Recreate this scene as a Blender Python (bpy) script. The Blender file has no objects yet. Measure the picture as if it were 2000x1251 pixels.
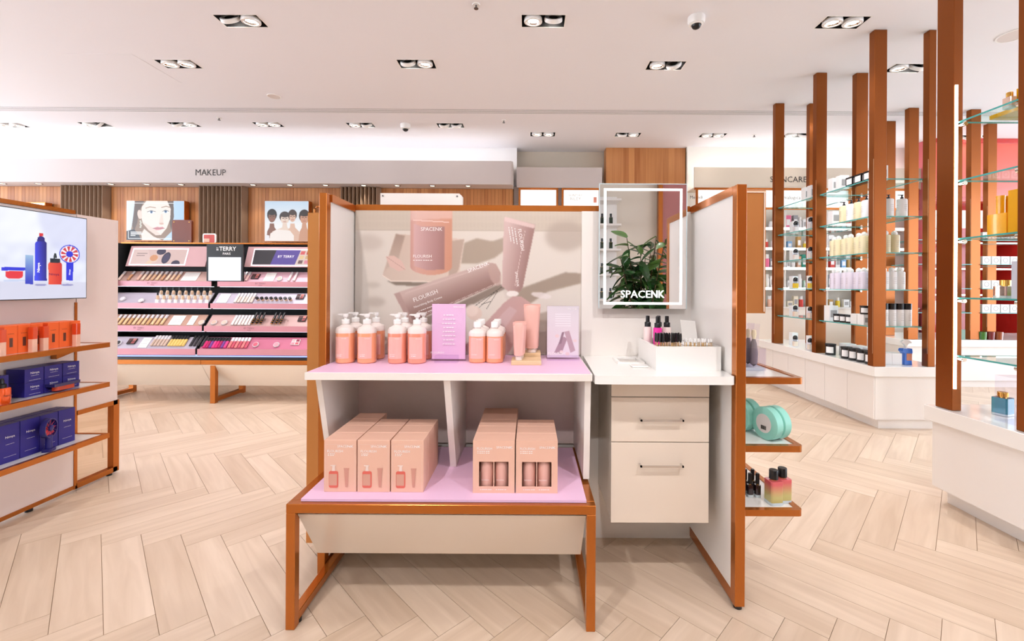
import bpy, bmesh, math, random
import numpy as np
from mathutils import Vector, Matrix, Euler
random.seed(7)
PI = math.pi
SC = bpy.context.scene
COL = SC.collection

# ---------------------------------------------------------------- camera, world, exposure
CAM_H, FPX, PPX, PPY, ROLL = 1.10, 850.0, 1035.0, 558.0, 0.0055
cd = bpy.data.cameras.new('camera'); cam = bpy.data.objects.new('camera', cd); COL.objects.link(cam)
cd.sensor_width = 36.0; cd.lens = 36.0 * FPX / 2000.0
cd.shift_x = (1000.0 - PPX) / 2000.0; cd.shift_y = (PPY - 625.5) / 2000.0
cd.clip_start = 0.02
cam.matrix_world = Matrix.Translation((0, 0, CAM_H)) @ Matrix.Rotation(PI / 2, 4, 'X') @ Matrix.Rotation(ROLL, 4, 'Z')
SC.camera = cam
SC.view_settings.view_transform = 'Standard'; SC.view_settings.look = 'None'
SC.view_settings.gamma = 1.0; SC.view_settings.use_curve_mapping = False
SC.view_settings.exposure = 0.82
W_ = bpy.data.worlds.new('store_ambient'); SC.world = W_; W_.use_nodes = True
W_.node_tree.nodes['Background'].inputs[0].default_value = (0.82, 0.94, 1.10, 1)
W_.node_tree.nodes['Background'].inputs[1].default_value = 3.5
SPOT_W, SPOT_COL = 27.0, (1.0, 0.985, 1.02)
SC.cycles.transparent_max_bounces = 20; SC.cycles.max_bounces = 6; SC.cycles.diffuse_bounces = 3; SC.cycles.glossy_bounces = 3
SC.cycles.adaptive_threshold = 0.06; SC.cycles.sample_clamp_indirect = 6.0; SC.cycles.caustics_reflective = False; SC.cycles.caustics_refractive = False


def at(px, py, d=None, z=None, x=None):
    """a point of the photograph on a known depth d, height z or side plane x, in metres"""
    u = px - PPX; v = py - PPY
    u, v = u + ROLL * v, v - ROLL * u
    if z is not None: d = FPX * (CAM_H - z) / v
    if x is not None: d = x * FPX / u
    return Vector((u * d / FPX, d, CAM_H - v * d / FPX))


# ---------------------------------------------------------------- materials
def lin(c):
    c = np.asarray(c, float) / 255.0
    return np.where(c <= 0.04045, c / 12.92, ((c + 0.055) / 1.055) ** 2.4)


MATS = {}


def mat(name, rgb, rough=0.5, metal=0.0, emit=0.0, coat=0.0, bump=0.0, bscale=200, trans=0.0, spec=0.5, alpha=1.0):
    if name in MATS: return MATS[name]
    m = bpy.data.materials.new(name); m.use_nodes = True; nt = m.node_tree
    b = nt.nodes['Principled BSDF']
    c = (*[float(q) for q in lin(rgb)], 1)
    b.inputs['Base Color'].default_value = c; b.inputs['Roughness'].default_value = rough
    b.inputs['Metallic'].default_value = metal
    b.inputs['Specular IOR Level'].default_value = spec
    b.inputs['Coat Weight'].default_value = coat; b.inputs['Coat Roughness'].default_value = 0.08
    b.inputs['Transmission Weight'].default_value = trans
    b.inputs['Alpha'].default_value = alpha
    if emit:
        b.inputs['Emission Color'].default_value = c; b.inputs['Emission Strength'].default_value = emit
        if name not in ('cove_led', 'led_strip', 'mirror_led'): m.cycles.emission_sampling = 'NONE'
    if bump:
        t = nt.nodes.new('ShaderNodeTexNoise'); t.inputs['Scale'].default_value = bscale; t.inputs['Detail'].default_value = 3
        tc = nt.nodes.new('ShaderNodeTexCoord'); nt.links.new(tc.outputs['Object'], t.inputs['Vector'])
        bn = nt.nodes.new('ShaderNodeBump'); bn.inputs['Strength'].default_value = bump; bn.inputs['Distance'].default_value = 0.001
        nt.links.new(t.outputs['Fac'], bn.inputs['Height']); nt.links.new(bn.outputs['Normal'], b.inputs['Normal'])
    MATS[name] = m
    return m


def glass_mat(name, tint, refl=0.10):
    """thin clear sheet: straight-through light with a Fresnel sheen"""
    m = bpy.data.materials.new(name); m.use_nodes = True; nt = m.node_tree; nt.nodes.clear()
    o = nt.nodes.new('ShaderNodeOutputMaterial'); mx = nt.nodes.new('ShaderNodeMixShader')
    tr = nt.nodes.new('ShaderNodeBsdfTransparent'); gl = nt.nodes.new('ShaderNodeBsdfGlossy')
    tr.inputs[0].default_value = (*[float(q) for q in lin(tint)], 1); gl.inputs['Roughness'].default_value = 0.02
    lw = nt.nodes.new('ShaderNodeLayerWeight'); lw.inputs['Blend'].default_value = refl
    ge = nt.nodes.new('ShaderNodeNewGeometry'); iv = nt.nodes.new('ShaderNodeMath'); iv.operation = 'SUBTRACT'; iv.inputs[0].default_value = 1.0
    mu = nt.nodes.new('ShaderNodeMath'); mu.operation = 'MULTIPLY'
    nt.links.new(ge.outputs['Backfacing'], iv.inputs[1]); nt.links.new(iv.outputs[0], mu.inputs[0]); nt.links.new(lw.outputs['Fresnel'], mu.inputs[1])
    nt.links.new(mu.outputs[0], mx.inputs[0]); nt.links.new(tr.outputs[0], mx.inputs[1]); nt.links.new(gl.outputs[0], mx.inputs[2])
    nt.links.new(mx.outputs[0], o.inputs[0]); MATS[name] = m
    return m


def wood_mat(name, dark, light, gscale=(1.5, 28, 28), rough=0.45, rand=0.35, axis_uv=False, bump=0.15):
    """long-grained wood; every board gets its own tone from the object and island randoms"""
    m = bpy.data.materials.new(name); m.use_nodes = True; nt = m.node_tree; L = nt.links.new
    b = nt.nodes['Principled BSDF']; b.inputs['Roughness'].default_value = rough
    tc = nt.nodes.new('ShaderNodeTexCoord'); mp = nt.nodes.new('ShaderNodeMapping'); mp.inputs['Scale'].default_value = gscale
    oi = nt.nodes.new('ShaderNodeObjectInfo'); ge = nt.nodes.new('ShaderNodeNewGeometry')
    ad = nt.nodes.new('ShaderNodeMath'); ad.operation = 'ADD'
    L(oi.outputs['Random'], ad.inputs[0]); L(ge.outputs['Random Per Island'], ad.inputs[1])
    fr = nt.nodes.new('ShaderNodeMath'); fr.operation = 'FRACT'; L(ad.outputs[0], fr.inputs[0])
    cx = nt.nodes.new('ShaderNodeCombineXYZ'); ml = nt.nodes.new('ShaderNodeMath'); ml.operation = 'MULTIPLY'; ml.inputs[1].default_value = 37.0
    L(fr.outputs[0], ml.inputs[0])
    for k in range(3): L(ml.outputs[0], cx.inputs[k])
    va = nt.nodes.new('ShaderNodeVectorMath'); va.operation = 'ADD'
    L(tc.outputs['UV' if axis_uv else 'Object'], mp.inputs['Vector']); L(mp.outputs[0], va.inputs[0]); L(cx.outputs[0], va.inputs[1])
    n = nt.nodes.new('ShaderNodeTexNoise'); n.inputs['Scale'].default_value = 1.0; n.inputs['Detail'].default_value = 5; n.inputs['Distortion'].default_value = 0.6
    L(va.outputs[0], n.inputs['Vector'])
    mm = nt.nodes.new('ShaderNodeMix'); mm.data_type = 'FLOAT'; mm.inputs[0].default_value = rand
    L(n.outputs['Fac'], mm.inputs[2]); L(fr.outputs[0], mm.inputs[3])
    r = nt.nodes.new('ShaderNodeValToRGB'); r.color_ramp.elements[0].position = 0.25; r.color_ramp.elements[1].position = 0.75
    r.color_ramp.elements[0].color = (*[float(q) for q in lin(dark)], 1); r.color_ramp.elements[1].color = (*[float(q) for q in lin(light)], 1)
    L(mm.outputs[0], r.inputs[0]); L(r.outputs[0], b.inputs['Base Color'])
    bn = nt.nodes.new('ShaderNodeBump'); bn.inputs['Strength'].default_value = bump; bn.inputs['Distance'].default_value = 0.001
    L(n.outputs['Fac'], bn.inputs['Height']); L(bn.outputs[0], b.inputs['Normal'])
    MATS[name] = m
    return m


def print_mat(name, emit=0.0, rough=0.4):
    """flat print: colours stored per vertex, backlit when emit > 0"""
    m = bpy.data.materials.new(name); m.use_nodes = True; nt = m.node_tree
    b = nt.nodes['Principled BSDF']; a = nt.nodes.new('ShaderNodeAttribute'); a.attribute_name = 'Col'
    nt.links.new(a.outputs['Color'], b.inputs['Base Color']); b.inputs['Roughness'].default_value = rough
    if emit:
        m.cycles.emission_sampling = 'NONE'
        nt.links.new(a.outputs['Color'], b.inputs['Emission Color']); b.inputs['Emission Strength'].default_value = emit
        b.inputs['Base Color'].default_value = (0.02, 0.02, 0.02, 1)
        nt.links.remove(b.inputs['Base Color'].links[0])
    MATS[name] = m
    return m


COPPER = mat('copper', (190, 110, 42), 0.24, 0.7, coat=0.15)
COPPER2 = mat('copper_post', (146, 80, 32), 0.28, 0.8, coat=0.1)
WHITE = mat('white_laminate', (244, 236, 228), 0.35)
CREAM = mat('cream_lacquer', (242, 226, 208), 0.22, coat=0.4)
GLOSSW = mat('gloss_white', (250, 246, 240), 0.15, coat=0.5)
BOARD = mat('pink_white_board', (240, 220, 212), 0.4)
CEIL = mat('ceiling_paint', (244, 241, 244), 0.9, bump=0.05)
FASC = mat('fascia_paint', (204, 192, 188), 0.8)
BEIGE = mat('beige_paint', (226, 212, 194), 0.8)
PINK = mat('pink_liner', (240, 198, 226), 0.45)
BLACK = mat('black_plastic', (16, 15, 18), 0.3)
MBLACK = mat('matt_black', (24, 22, 24), 0.6)
GREY = mat('grey_metal', (120, 118, 118), 0.3, 0.8)
CHROME = mat('chrome', (225, 222, 220), 0.08, 1.0)
GOLD = mat('gold_metal', (226, 176, 92), 0.2, 1.0)
ROSE = mat('rose_gold_strip', (212, 146, 156), 0.35, 0.2)
TAUPE = mat('taupe_fabric', (150, 122, 100), 0.85, bump=0.3, bscale=600)
LETTER = mat('dark_lettering', (52, 46, 42), 0.5)
LETW = mat('white_lettering', (255, 250, 248), 0.5)
LAMP = mat('lamp_glow', (255, 250, 240), 0.5, emit=16.0)
STRIP = mat('led_strip', (255, 247, 236), 0.5, emit=6.0)
COVE = mat('cove_led', (250, 250, 255), 0.5, emit=5.0)
MLED = mat('mirror_led', (255, 252, 252), 0.5, emit=1.8)
SHELFLIT = mat('lit_shelf_edge', (255, 250, 244), 0.5, emit=1.6)
NAVY = mat('navy_carton', (40, 32, 128), 0.4)
ORANGE = mat('orange_carton', (250, 106, 40), 0.45)
PEACHBOX = mat('blush_carton', (236, 188, 164), 0.5)
BLUSHTUBE = mat('blush_tube', (236, 182, 168), 0.35)
LIQUID = mat('peach_liquid', (250, 168, 126), 0.12, coat=0.6)
LIQUID2 = mat('rose_liquid', (244, 156, 128), 0.12, coat=0.6)
CLEARP = mat('frosted_plastic', (240, 224, 216), 0.3)
LABELP = mat('pink_label', (248, 184, 172), 0.5)
PLW = mat('white_plastic', (250, 246, 242), 0.3)
CRIMSON = mat('red_lacquer', (196, 48, 40), 0.25, coat=0.4)
CORAL = mat('coral_lacquer', (226, 92, 70), 0.3, coat=0.3)
YELLOW = mat('yellow_carton', (250, 178, 20), 0.25, coat=0.5)
TEALG = mat('teal_glass_edge', (84, 176, 170), 0.15)
TEALB = mat('teal_bottle', (16, 128, 150), 0.1, coat=0.6)
MINT = mat('mint_tin', (150, 218, 200), 0.4)
LIPINK = mat('hot_pink', (240, 40, 160), 0.35)
BAMBOO = mat('bamboo', (222, 178, 116), 0.55)
GLASS = glass_mat('clear_glass', (240, 250, 248))
ACRYL = glass_mat('clear_acrylic', (250, 248, 252), 0.06)
MIRROR = mat('mirror_silver', (250, 250, 250), 0.0, 1.0)
FLOORW = wood_mat('oak_plank', (204, 177, 150), (230, 206, 182), (2.2, 26, 26), 0.34, 0.24, True)
WALLW = wood_mat('oak_cladding', (168, 102, 54), (206, 142, 86), (30, 30, 1.2), 0.5, 0.4)
BLOND = wood_mat('pale_wood', (224, 186, 140), (240, 208, 166), (6, 40, 40), 0.5, 0.2)
GROUT = mat('floor_joint', (176, 142, 112), 0.8)


# ---------------------------------------------------------------- geometry helpers
class G:
    def __init__(s): s.v = []; s.f = []; s.m = []

    def add(s, vs, fs, mi=0):
        o = len(s.v); s.v += [tuple(p) for p in vs]
        for f in fs: s.f.append(tuple(o + i for i in f)); s.m.append(mi)
        return s

    def box(s, x0, x1, y0, y1, z0, z1, mi=0, side=None):
        vs = [(x, y, z) for z in (z0, z1) for y in (y0, y1) for x in (x0, x1)]
        fs = [(0, 2, 3, 1), (4, 5, 7, 6), (0, 1, 5, 4), (2, 6, 7, 3), (0, 4, 6, 2), (1, 3, 7, 5)]
        s.add(vs, fs[:2], mi); o = len(s.v) - 8
        for f in fs[2:]: s.f.append(tuple(o + i for i in f)); s.m.append(mi if side is None else side)
        return s

    def prism(s, poly, axis, c0, c1, mi=0):
        n = len(poly)
        def P(a, b, c): return {'x': (c, a, b), 'y': (a, c, b), 'z': (a, b, c)}[axis]
        vs = [P(a, b, c0) for a, b in poly] + [P(a, b, c1) for a, b in poly]
        fs = [tuple(range(n)), tuple(range(2 * n - 1, n - 1, -1))] + [(i, i + n, (i + 1) % n + n, (i + 1) % n) for i in range(n)]
        return s.add(vs, fs, mi)

    def lathe(s, prof, n=16, c=(0, 0, 0), mi=0, sx=1.0, sy=1.0, M=None, cap=True):
        vs, fs, rings = [], [], []
        for r, z in prof:
            if r < 1e-6: rings.append([len(vs)]); vs.append((0, 0, z))
            else:
                rings.append(list(range(len(vs), len(vs) + n)))
                vs += [(r * sx * math.cos(2 * PI * k / n), r * sy * math.sin(2 * PI * k / n), z) for k in range(n)]
        for a, b in zip(rings, rings[1:]):
            for k in range(n):
                k2 = (k + 1) % n
                if len(a) == 1 and len(b) == 1: continue
                if len(a) == 1: fs.append((a[0], b[k2], b[k]))
                elif len(b) == 1: fs.append((a[k], a[k2], b[0]))
                else: fs.append((a[k], a[k2], b[k2], b[k]))
        cap = cap and tuple(prof[0]) != tuple(prof[-1])
        if cap and len(rings[0]) > 1: fs.append(tuple(reversed(rings[0])))
        if cap and len(rings[-1]) > 1: fs.append(tuple(rings[-1]))
        if M is not None: vs = [tuple(M @ Vector(p)) for p in vs]
        vs = [(p[0] + c[0], p[1] + c[1], p[2] + c[2]) for p in vs]
        return s.add(vs, fs, mi)

    def cyl(s, x, y, z0, z1, r, n=16, mi=0): return s.lathe([(r, z0), (r, z1)], n, (x, y, 0), mi)

    def tube(s, path, r, n=8, mi=0):
        path = [Vector(p) for p in path]; vs, fs = [], []
        for i, p in enumerate(path):
            t = (path[min(i + 1, len(path) - 1)] - path[max(i - 1, 0)]).normalized()
            u = t.cross(Vector((0, 0, 1)) if abs(t.z) < 0.9 else Vector((1, 0, 0))).normalized(); w = t.cross(u)
            rr = r[i] if isinstance(r, (list, tuple)) else r
            vs += [p + rr * (math.cos(2 * PI * k / n) * u + math.sin(2 * PI * k / n) * w) for k in range(n)]
        for i in range(len(path) - 1):
            for k in range(n):
                k2 = (k + 1) % n; fs.append((i * n + k, i * n + k2, (i + 1) * n + k2, (i + 1) * n + k))
        fs += [tuple(range(n)), tuple(reversed(range(len(vs) - n, len(vs))))]
        return s.add(vs, fs, mi)

    def xf(s, M): s.v = [tuple(M @ Vector(p)) for p in s.v]; return s


def rrect(x0, x1, y0, y1, r, n=4):
    pts = []
    for cx, cy, a0 in ((x1 - r, y1 - r, 0), (x0 + r, y1 - r, 90), (x0 + r, y0 + r, 180), (x1 - r, y0 + r, 270)):
        for k in range(n + 1):
            a = math.radians(a0 + 90 * k / n); pts.append((cx + r * math.cos(a), cy + r * math.sin(a)))
    return pts


def mesh(name, g, mats, smooth=False, bev=0.0):
    me = bpy.data.meshes.new(name); me.from_pydata(g.v, [], g.f)
    if not isinstance(mats, (list, tuple)): mats = [mats]
    for m in mats: me.materials.append(m)
    me.polygons.foreach_set('material_index', g.m)
    bm = bmesh.new(); bm.from_mesh(me)
    bmesh.ops.recalc_face_normals(bm, faces=bm.faces)
    if bev: bmesh.ops.bevel(bm, geom=[e for e in bm.edges if len(e.link_faces) == 2 and e.calc_face_angle(0) > 0.6], offset=bev, segments=1, affect='EDGES')
    bm.to_mesh(me); bm.free()
    if smooth: me.shade_smooth(); me.set_sharp_from_angle(angle=math.radians(38))
    me.update()
    return me


INV = {}


def link(name, data, parent=None):
    o = bpy.data.objects.new(name, data); COL.objects.link(o)
    if parent is not None:
        o.parent = parent
        r = parent
        while r.parent is not None: r = r.parent
        if r.name in INV and parent is r: o.matrix_parent_inverse = INV[r.name]
    return o


def obj(name, g, mats, parent=None, smooth=False, bev=0.0):
    return link(name, mesh(name, g, mats, smooth, bev), parent)


def tag(o, label=None, cat=None, group=None, kind=None):
    for k, v in (('label', label), ('category', cat), ('group', group), ('kind', kind)):
        if v: o[k] = v
    return o


def thing(name, label, cat, loc=(0, 0, 0), group=None, rotz=0.0, world=False, kind=None):
    """an Empty at the thing's base; world=True: its parts are given in room coordinates"""
    e = link(name, None); e.location = loc; e.rotation_euler = (0, 0, rotz); e.empty_display_size = 0.05
    if world: INV[e.name] = Matrix.Translation(-Vector(loc))
    return tag(e, label, cat, group, kind)


PROTO = {}


def inst(key, build, name, label, cat, loc, rotz=0.0, group=None, rot=None):
    """build() once gives [(part name, mesh, parent part or None)]; every call is a thing of its own on shared meshes"""
    if key not in PROTO: PROTO[key] = build()
    ps = PROTO[key]
    r = rot if rot is not None else (0, 0, rotz)
    if len(ps) == 1:
        o = link(name, ps[0][1]); o.location = loc; o.rotation_euler = r
        return tag(o, label, cat, group)
    e = thing(name, label, cat, loc, group); e.rotation_euler = r
    made = {}
    for pn, me, par in ps:
        o = link(pn, me, made[par] if par else e); made.setdefault(pn, o)
    return e


TXT = {}


def text_geo(s, thick=False):
    k = (s, thick)
    if k not in TXT:
        c = bpy.data.curves.new('lettering', 'FONT'); c.body = s; c.size = 1.0; c.resolution_u = 2
        if thick: c.offset = 0.012
        o = bpy.data.objects.new('lettering', c); COL.objects.link(o)
        me = bpy.data.meshes.new_from_object(o.evaluated_get(bpy.context.evaluated_depsgraph_get()))
        vs = np.array([tuple(v.co) for v in me.vertices]); fs = [tuple(p.vertices) for p in me.polygons]
        bpy.data.objects.remove(o); bpy.data.curves.remove(c); bpy.data.meshes.remove(me)
        vs[:, 0] -= (vs[:, 0].min() + vs[:, 0].max()) / 2; vs[:, 1] -= (vs[:, 1].min() + vs[:, 1].max()) / 2
        TXT[k] = (vs, fs)
    return TXT[k]


def text_into(g, s, c, width, right=(1, 0, 0), up=(0, 0, 1), height=None, mi=0, thick=False):
    vs, fs = text_geo(s, thick)
    w = np.ptp(vs[:, 0]); h = np.ptp(vs[:, 1]); k = width / w; kh = height / h if height else k
    c = Vector(c); R = Vector(right).normalized(); U = Vector(up).normalized()
    g.add([c + R * (float(a) * k) + U * (float(b) * kh) for a, b, _ in vs], fs, mi)
    return g


def bar_into(g, c, width, right=(1, 0, 0), up=(0, 0, 1), hgt=.002, mi=0):
    """a line of print too small to read: a row of short strokes"""
    c = Vector(c); R = Vector(right).normalized(); U = Vector(up).normalized(); n = max(3, int(width / (hgt * 3.2))); st = width / n
    for k in range(n):
        a, b = -width / 2 + k * st, -width / 2 + (k + (.82 if k % 3 else .6)) * st
        g.add([c + R * a - U * hgt / 2, c + R * b - U * hgt / 2, c + R * b + U * hgt / 2, c + R * a + U * hgt / 2], [(0, 1, 2, 3)], mi)
    return g


def flat_obj(name, g, mats, parent=None):
    """flat print: no normal recalculation so that both windings stay visible"""
    me = bpy.data.meshes.new(name); me.from_pydata(g.v, [], g.f)
    if not isinstance(mats, (list, tuple)): mats = [mats]
    for m in mats: me.materials.append(m)
    me.polygons.foreach_set('material_index', g.m)
    return link(name, me, parent)


def text(s, c, width, material, parent, right=(1, 0, 0), up=(0, 0, 1), height=None, thick=False, name='lettering'):
    g = G(); text_into(g, s, c, width, right, up, height, 0, thick)
    return flat_obj(name, g, material, parent)


ORD = ['first', 'second', 'third', 'fourth', 'fifth', 'sixth', 'seventh', 'eighth', 'ninth', 'tenth', 'eleventh', 'twelfth',
       'thirteenth', 'fourteenth', 'fifteenth', 'sixteenth', 'seventeenth', 'eighteenth', 'nineteenth', 'twentieth']


# ---------------------------------------------------------------- flat print painter
class Canvas:
    """a print laid out in its own plane: x0..x1, y0..y1 (y down), n columns"""
    def __init__(s, x0, x1, y0, y1, n, bg):
        s.x0, s.x1, s.y0, s.y1 = x0, x1, y0, y1
        s.w = n; s.h = max(2, int(round(n * abs(y1 - y0) / abs(x1 - x0))))
        s.X, s.Y = np.meshgrid(np.linspace(x0, x1, s.w), np.linspace(y0, y1, s.h))
        s.c = np.zeros((s.h, s.w, 3)); s.c[:] = bg
    def inside(s, poly):
        m = np.zeros(s.X.shape, bool); n = len(poly)
        for i in range(n):
            (xa, ya), (xb, yb) = poly[i], poly[(i + 1) % n]
            if ya == yb: continue
            m ^= ((ya > s.Y) != (yb > s.Y)) & (s.X < (xb - xa) * (s.Y - ya) / (yb - ya) + xa)
        return m.astype(float)
    def ell(s, cx, cy, rx, ry, rot=0.0):
        a = math.radians(rot); dx = s.X - cx; dy = s.Y - cy
        u = (dx * math.cos(a) + dy * math.sin(a)) / rx; v = (-dx * math.sin(a) + dy * math.cos(a)) / ry
        return (u * u + v * v < 1).astype(float)
    def soft(s, m, k):
        for _ in range(k):
            p = np.pad(m, 1, mode='edge'); m = (p[1:-1, 1:-1] * 2 + p[:-2, 1:-1] + p[2:, 1:-1] + p[1:-1, :-2] + p[1:-1, 2:]) / 6
        return m
    def fill(s, m, col, a=1.0, soft=0):
        if soft: m = s.soft(m, soft)
        col = np.asarray(col, float)
        s.c += (m * a)[..., None] * (col - s.c)
    def grad(s, m, p0, c0, p1, c1, a=1.0, soft=0):
        d = np.array(p1, float) - np.array(p0, float)
        t = np.clip(((s.X - p0[0]) * d[0] + (s.Y - p0[1]) * d[1]) / (d @ d), 0, 1)[..., None]
        s.fill(m, np.array(c0) * (1 - t) + np.array(c1) * t, a, soft)
    def line(s, a, b, w, col, al=1.0):
        a = np.array(a, float); b = np.array(b, float); d = b - a; t = np.clip(((s.X - a[0]) * d[0] + (s.Y - a[1]) * d[1]) / (d @ d), 0, 1)
        s.fill((np.hypot(s.X - a[0] - t * d[0], s.Y - a[1] - t * d[1]) < w / 2).astype(float), col, al)
    def build(s, name, material, o, R, U, W, H, parent):
        """o: top-left corner in the room, R: right, U: up, W x H metres"""
        o, R, U = np.array(o, float), np.array(R, float), np.array(U, float)
        i, j = np.meshgrid(np.linspace(0, W, s.w), np.linspace(0, H, s.h))
        v = o + i[..., None] * R - j[..., None] * U
        k = np.arange(s.w * s.h).reshape(s.h, s.w)
        q = np.stack([k[:-1, :-1], k[1:, :-1], k[1:, 1:], k[:-1, 1:]], -1).reshape(-1, 4)
        me = bpy.data.meshes.new(name); me.from_pydata(v.reshape(-1, 3).tolist(), [], q.tolist()); me.materials.append(material)
        ca = me.color_attributes.new('Col', 'FLOAT_COLOR', 'POINT')
        l = np.ones((s.w * s.h, 4)); l[:, :3] = lin(np.clip(s.c, 0, 255)).reshape(-1, 3)
        ca.data.foreach_set('color', l.astype(np.float32).ravel())
        return link(name, me, parent)


PRINT = print_mat('printed_graphic')
SCREEN = print_mat('screen_picture', 0.6)
LIGHTBOX = print_mat('backlit_print', 0.55)
BOXLIT = mat('backlit_white', (250, 248, 246), 0.5, emit=0.42)


# ================================================================ THE SETTING
CZ = 3.10                                      # ceiling height
XL, XR, YB, YF = -9.6, 9.6, -3.6, 6.5          # extents of the sales floor

# ---- floor: oak herringbone, boards 124 x 652 mm laid at 45 degrees
PW, PL = 0.1236, 0.652
fl = obj('floor', G().box(XL, XR, YB, YF, -0.05, -0.0035), GROUT); tag(fl, 'pale oak herringbone floor of the shop', None, None, 'structure')
S2 = math.sqrt(2)
X0, Y0 = -1.766 - (PW + PL) / S2, 2.746
gp = G(); gap = 0.0008; gp.box(gap, PL - gap, gap, PW - gap, -0.012, 0.0)
plank_me = mesh('plank', gp, FLOORW)
uvl = plank_me.uv_layers.new(name='UVMap')
for lp in plank_me.loops:
    co = plank_me.vertices[lp.vertex_index].co; uvl.data[lp.index].uv = (co.x, co.y)
planks = []
for m_ in range(-14, 14):
    for k_ in range(-80, 80):
        for hv in (0, 1):
            p0, q0 = k_ * PW + m_ * PL, k_ * PW - m_ * PL
            if hv: q0 += PW
            cpx, cpy = (PL / 2, PW / 2) if not hv else (PW / 2, PL / 2)
            wx = X0 + (p0 + cpx + q0 + cpy) / S2; wy = Y0 + (q0 + cpy - p0 - cpx) / S2
            if -9.0 < wx < 9.0 and -3.3 < wy < YF - 0.3:
                planks.append((wx, wy, hv, p0, q0))


def plank_seen(wx, wy):
    if wy < 1.0: return False
    px = PPX + FPX * wx / wy; py = PPY + FPX * CAM_H / wy
    if not (-60 < px < 2060 and py < 1330): return False
    if wx < -2.45 and wy < 2.4: return False
    if wx > 2.2 and wy < 2.2: return False
    if wx > 2.75 and 3.45 < wy < 4.9: return False
    return True


seen = sorted([p for p in planks if plank_seen(p[0], p[1])], key=lambda p: math.hypot(p[0], p[1]))
near = seen[:300]; near_set = set(near)
C45 = math.cos(PI / 4)
for wx, wy, hv, p0, q0 in near:
    o = link('plank', plank_me, fl)
    # lattice p runs right and towards the camera, q right and away
    cpx, cpy = (p0, q0)
    if not hv:
        o.matrix_world = Matrix.Translation((X0 + (p0 + q0) / S2, Y0 + (q0 - p0) / S2, 0)) @ Matrix.Rotation(-PI / 4, 4, 'Z')
    else:
        o.matrix_world = Matrix.Translation((X0 + (p0 + PW + q0) / S2, Y0 + (q0 - p0 - PW) / S2, 0)) @ Matrix.Rotation(PI / 4, 4, 'Z')
vs, fs, uvs = [], [], []
for wx, wy, hv, p0, q0 in planks:
    if (wx, wy, hv, p0, q0) in near_set: continue
    M = (Matrix.Translation((X0 + (p0 + q0) / S2, Y0 + (q0 - p0) / S2, 0)) @ Matrix.Rotation(-PI / 4, 4, 'Z')) if not hv else \
        (Matrix.Translation((X0 + (p0 + PW + q0) / S2, Y0 + (q0 - p0 - PW) / S2, 0)) @ Matrix.Rotation(PI / 4, 4, 'Z'))
    o_ = len(vs); vs += [tuple(M @ Vector(p)) for p in gp.v]; fs += [tuple(o_ + i for i in f) for f in gp.f]
    uvs += [(p[0], p[1]) for p in gp.v]
pme = bpy.data.meshes.new('plank_field'); pme.from_pydata(vs, [], fs); pme.materials.append(FLOORW)
ul = pme.uv_layers.new(name='UVMap'); idx = np.zeros(len(pme.loops), int); pme.loops.foreach_get('vertex_index', idx)
ul.data.foreach_set('uv', np.array(uvs)[idx].astype(np.float32).ravel())
pf = link('plank_field', pme, fl); pf['kind'] = 'stuff'

# ---- ceiling with real openings for the recessed lights and the air slot
LX, LY = 0.162, 0.076                          # half size of a twin light opening
lights = []                                    # x, y, tilt of the two lamps
for px, py, t in ((471, 41, (1, 0)), (1061, 41, (0, 1)), (1645, 44, (0, 0)), (349, 125, (0, 0)), (814, 125, (-1, 0)), (1300, 128, (0, 2)),
                  (1772, 133, (0, 1)), (22, 244, (0, 0)), (187, 243, (0, 2)), (360, 243, (1, 0)), (524, 243, (0, 0)), (705, 244, (0, 1)),
                  (880, 245, (1, 1)), (1060, 262, (0, 0)), (1226, 263, (1, 0)), (1392, 264, (0, 0)), (1556, 264, (0, 1)), (1893, 268, (1, 0))):
    p = at(px, py, z=CZ); lights.append((p.x, p.y, t, True))
for yy, xs in ((1.16, (-2.2, 0.09, 2.35)), (-0.15, (-3.2, -1.03, 1.22, 3.42)), (-1.5, (-2.2, 0.09, 2.35))):
    for xx in xs: lights.append((xx, yy, (0, 0), False))
SLOT = (4.945, 5.075)
holes = [(x - LX, x + LX, y - LY, y + LY) for x, y, t, s in lights] + [(XL + 0.01, XR - 0.01, SLOT[0], SLOT[1])]
xs_ = sorted({XL, XR} | {h[0] for h in holes} | {h[1] for h in holes}); ys_ = sorted({YB, YF} | {h[2] for h in holes} | {h[3] for h in holes})
g = G()
for a, b in zip(xs_, xs_[1:]):
    for c, d in zip(ys_, ys_[1:]):
        mx_, my_ = (a + b) / 2, (c + d) / 2
        if any(h[0] < mx_ < h[1] and h[2] < my_ < h[3] for h in holes): continue
        g.add([(a, c, CZ), (a, d, CZ), (b, d, CZ), (b, c, CZ)], [(0, 1, 2, 3)])
g.box(XL, XR, YB, YF, CZ + 0.16, CZ + 0.2)
tag(obj('ceiling', g, CEIL), 'white painted shop ceiling with recessed lights', None, None, 'structure')

# ---- linear air slot across the ceiling
sl = thing('air_slot', 'long slotted air diffuser running across the white ceiling', 'air vent', (0, 5.01, CZ), world=True)
obj('duct', G().box(XL + 0.012, XR - 0.012, SLOT[0] + .001, SLOT[1] - .001, CZ + 0.05, CZ + 0.052), MBLACK, sl)
w_ = (SLOT[1] - SLOT[0])
for k in range(5):
    y = SLOT[0] + 0.003 + k * (w_ - 0.0265) / 4
    obj('slat', G().box(XL + 0.012, XR - 0.012, y, y + 0.0205, CZ - 0.001, CZ + 0.02, 0, 1), [CEIL, MBLACK], sl)  # slat sides coloured black: shade of the gaps painted onto them


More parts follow.
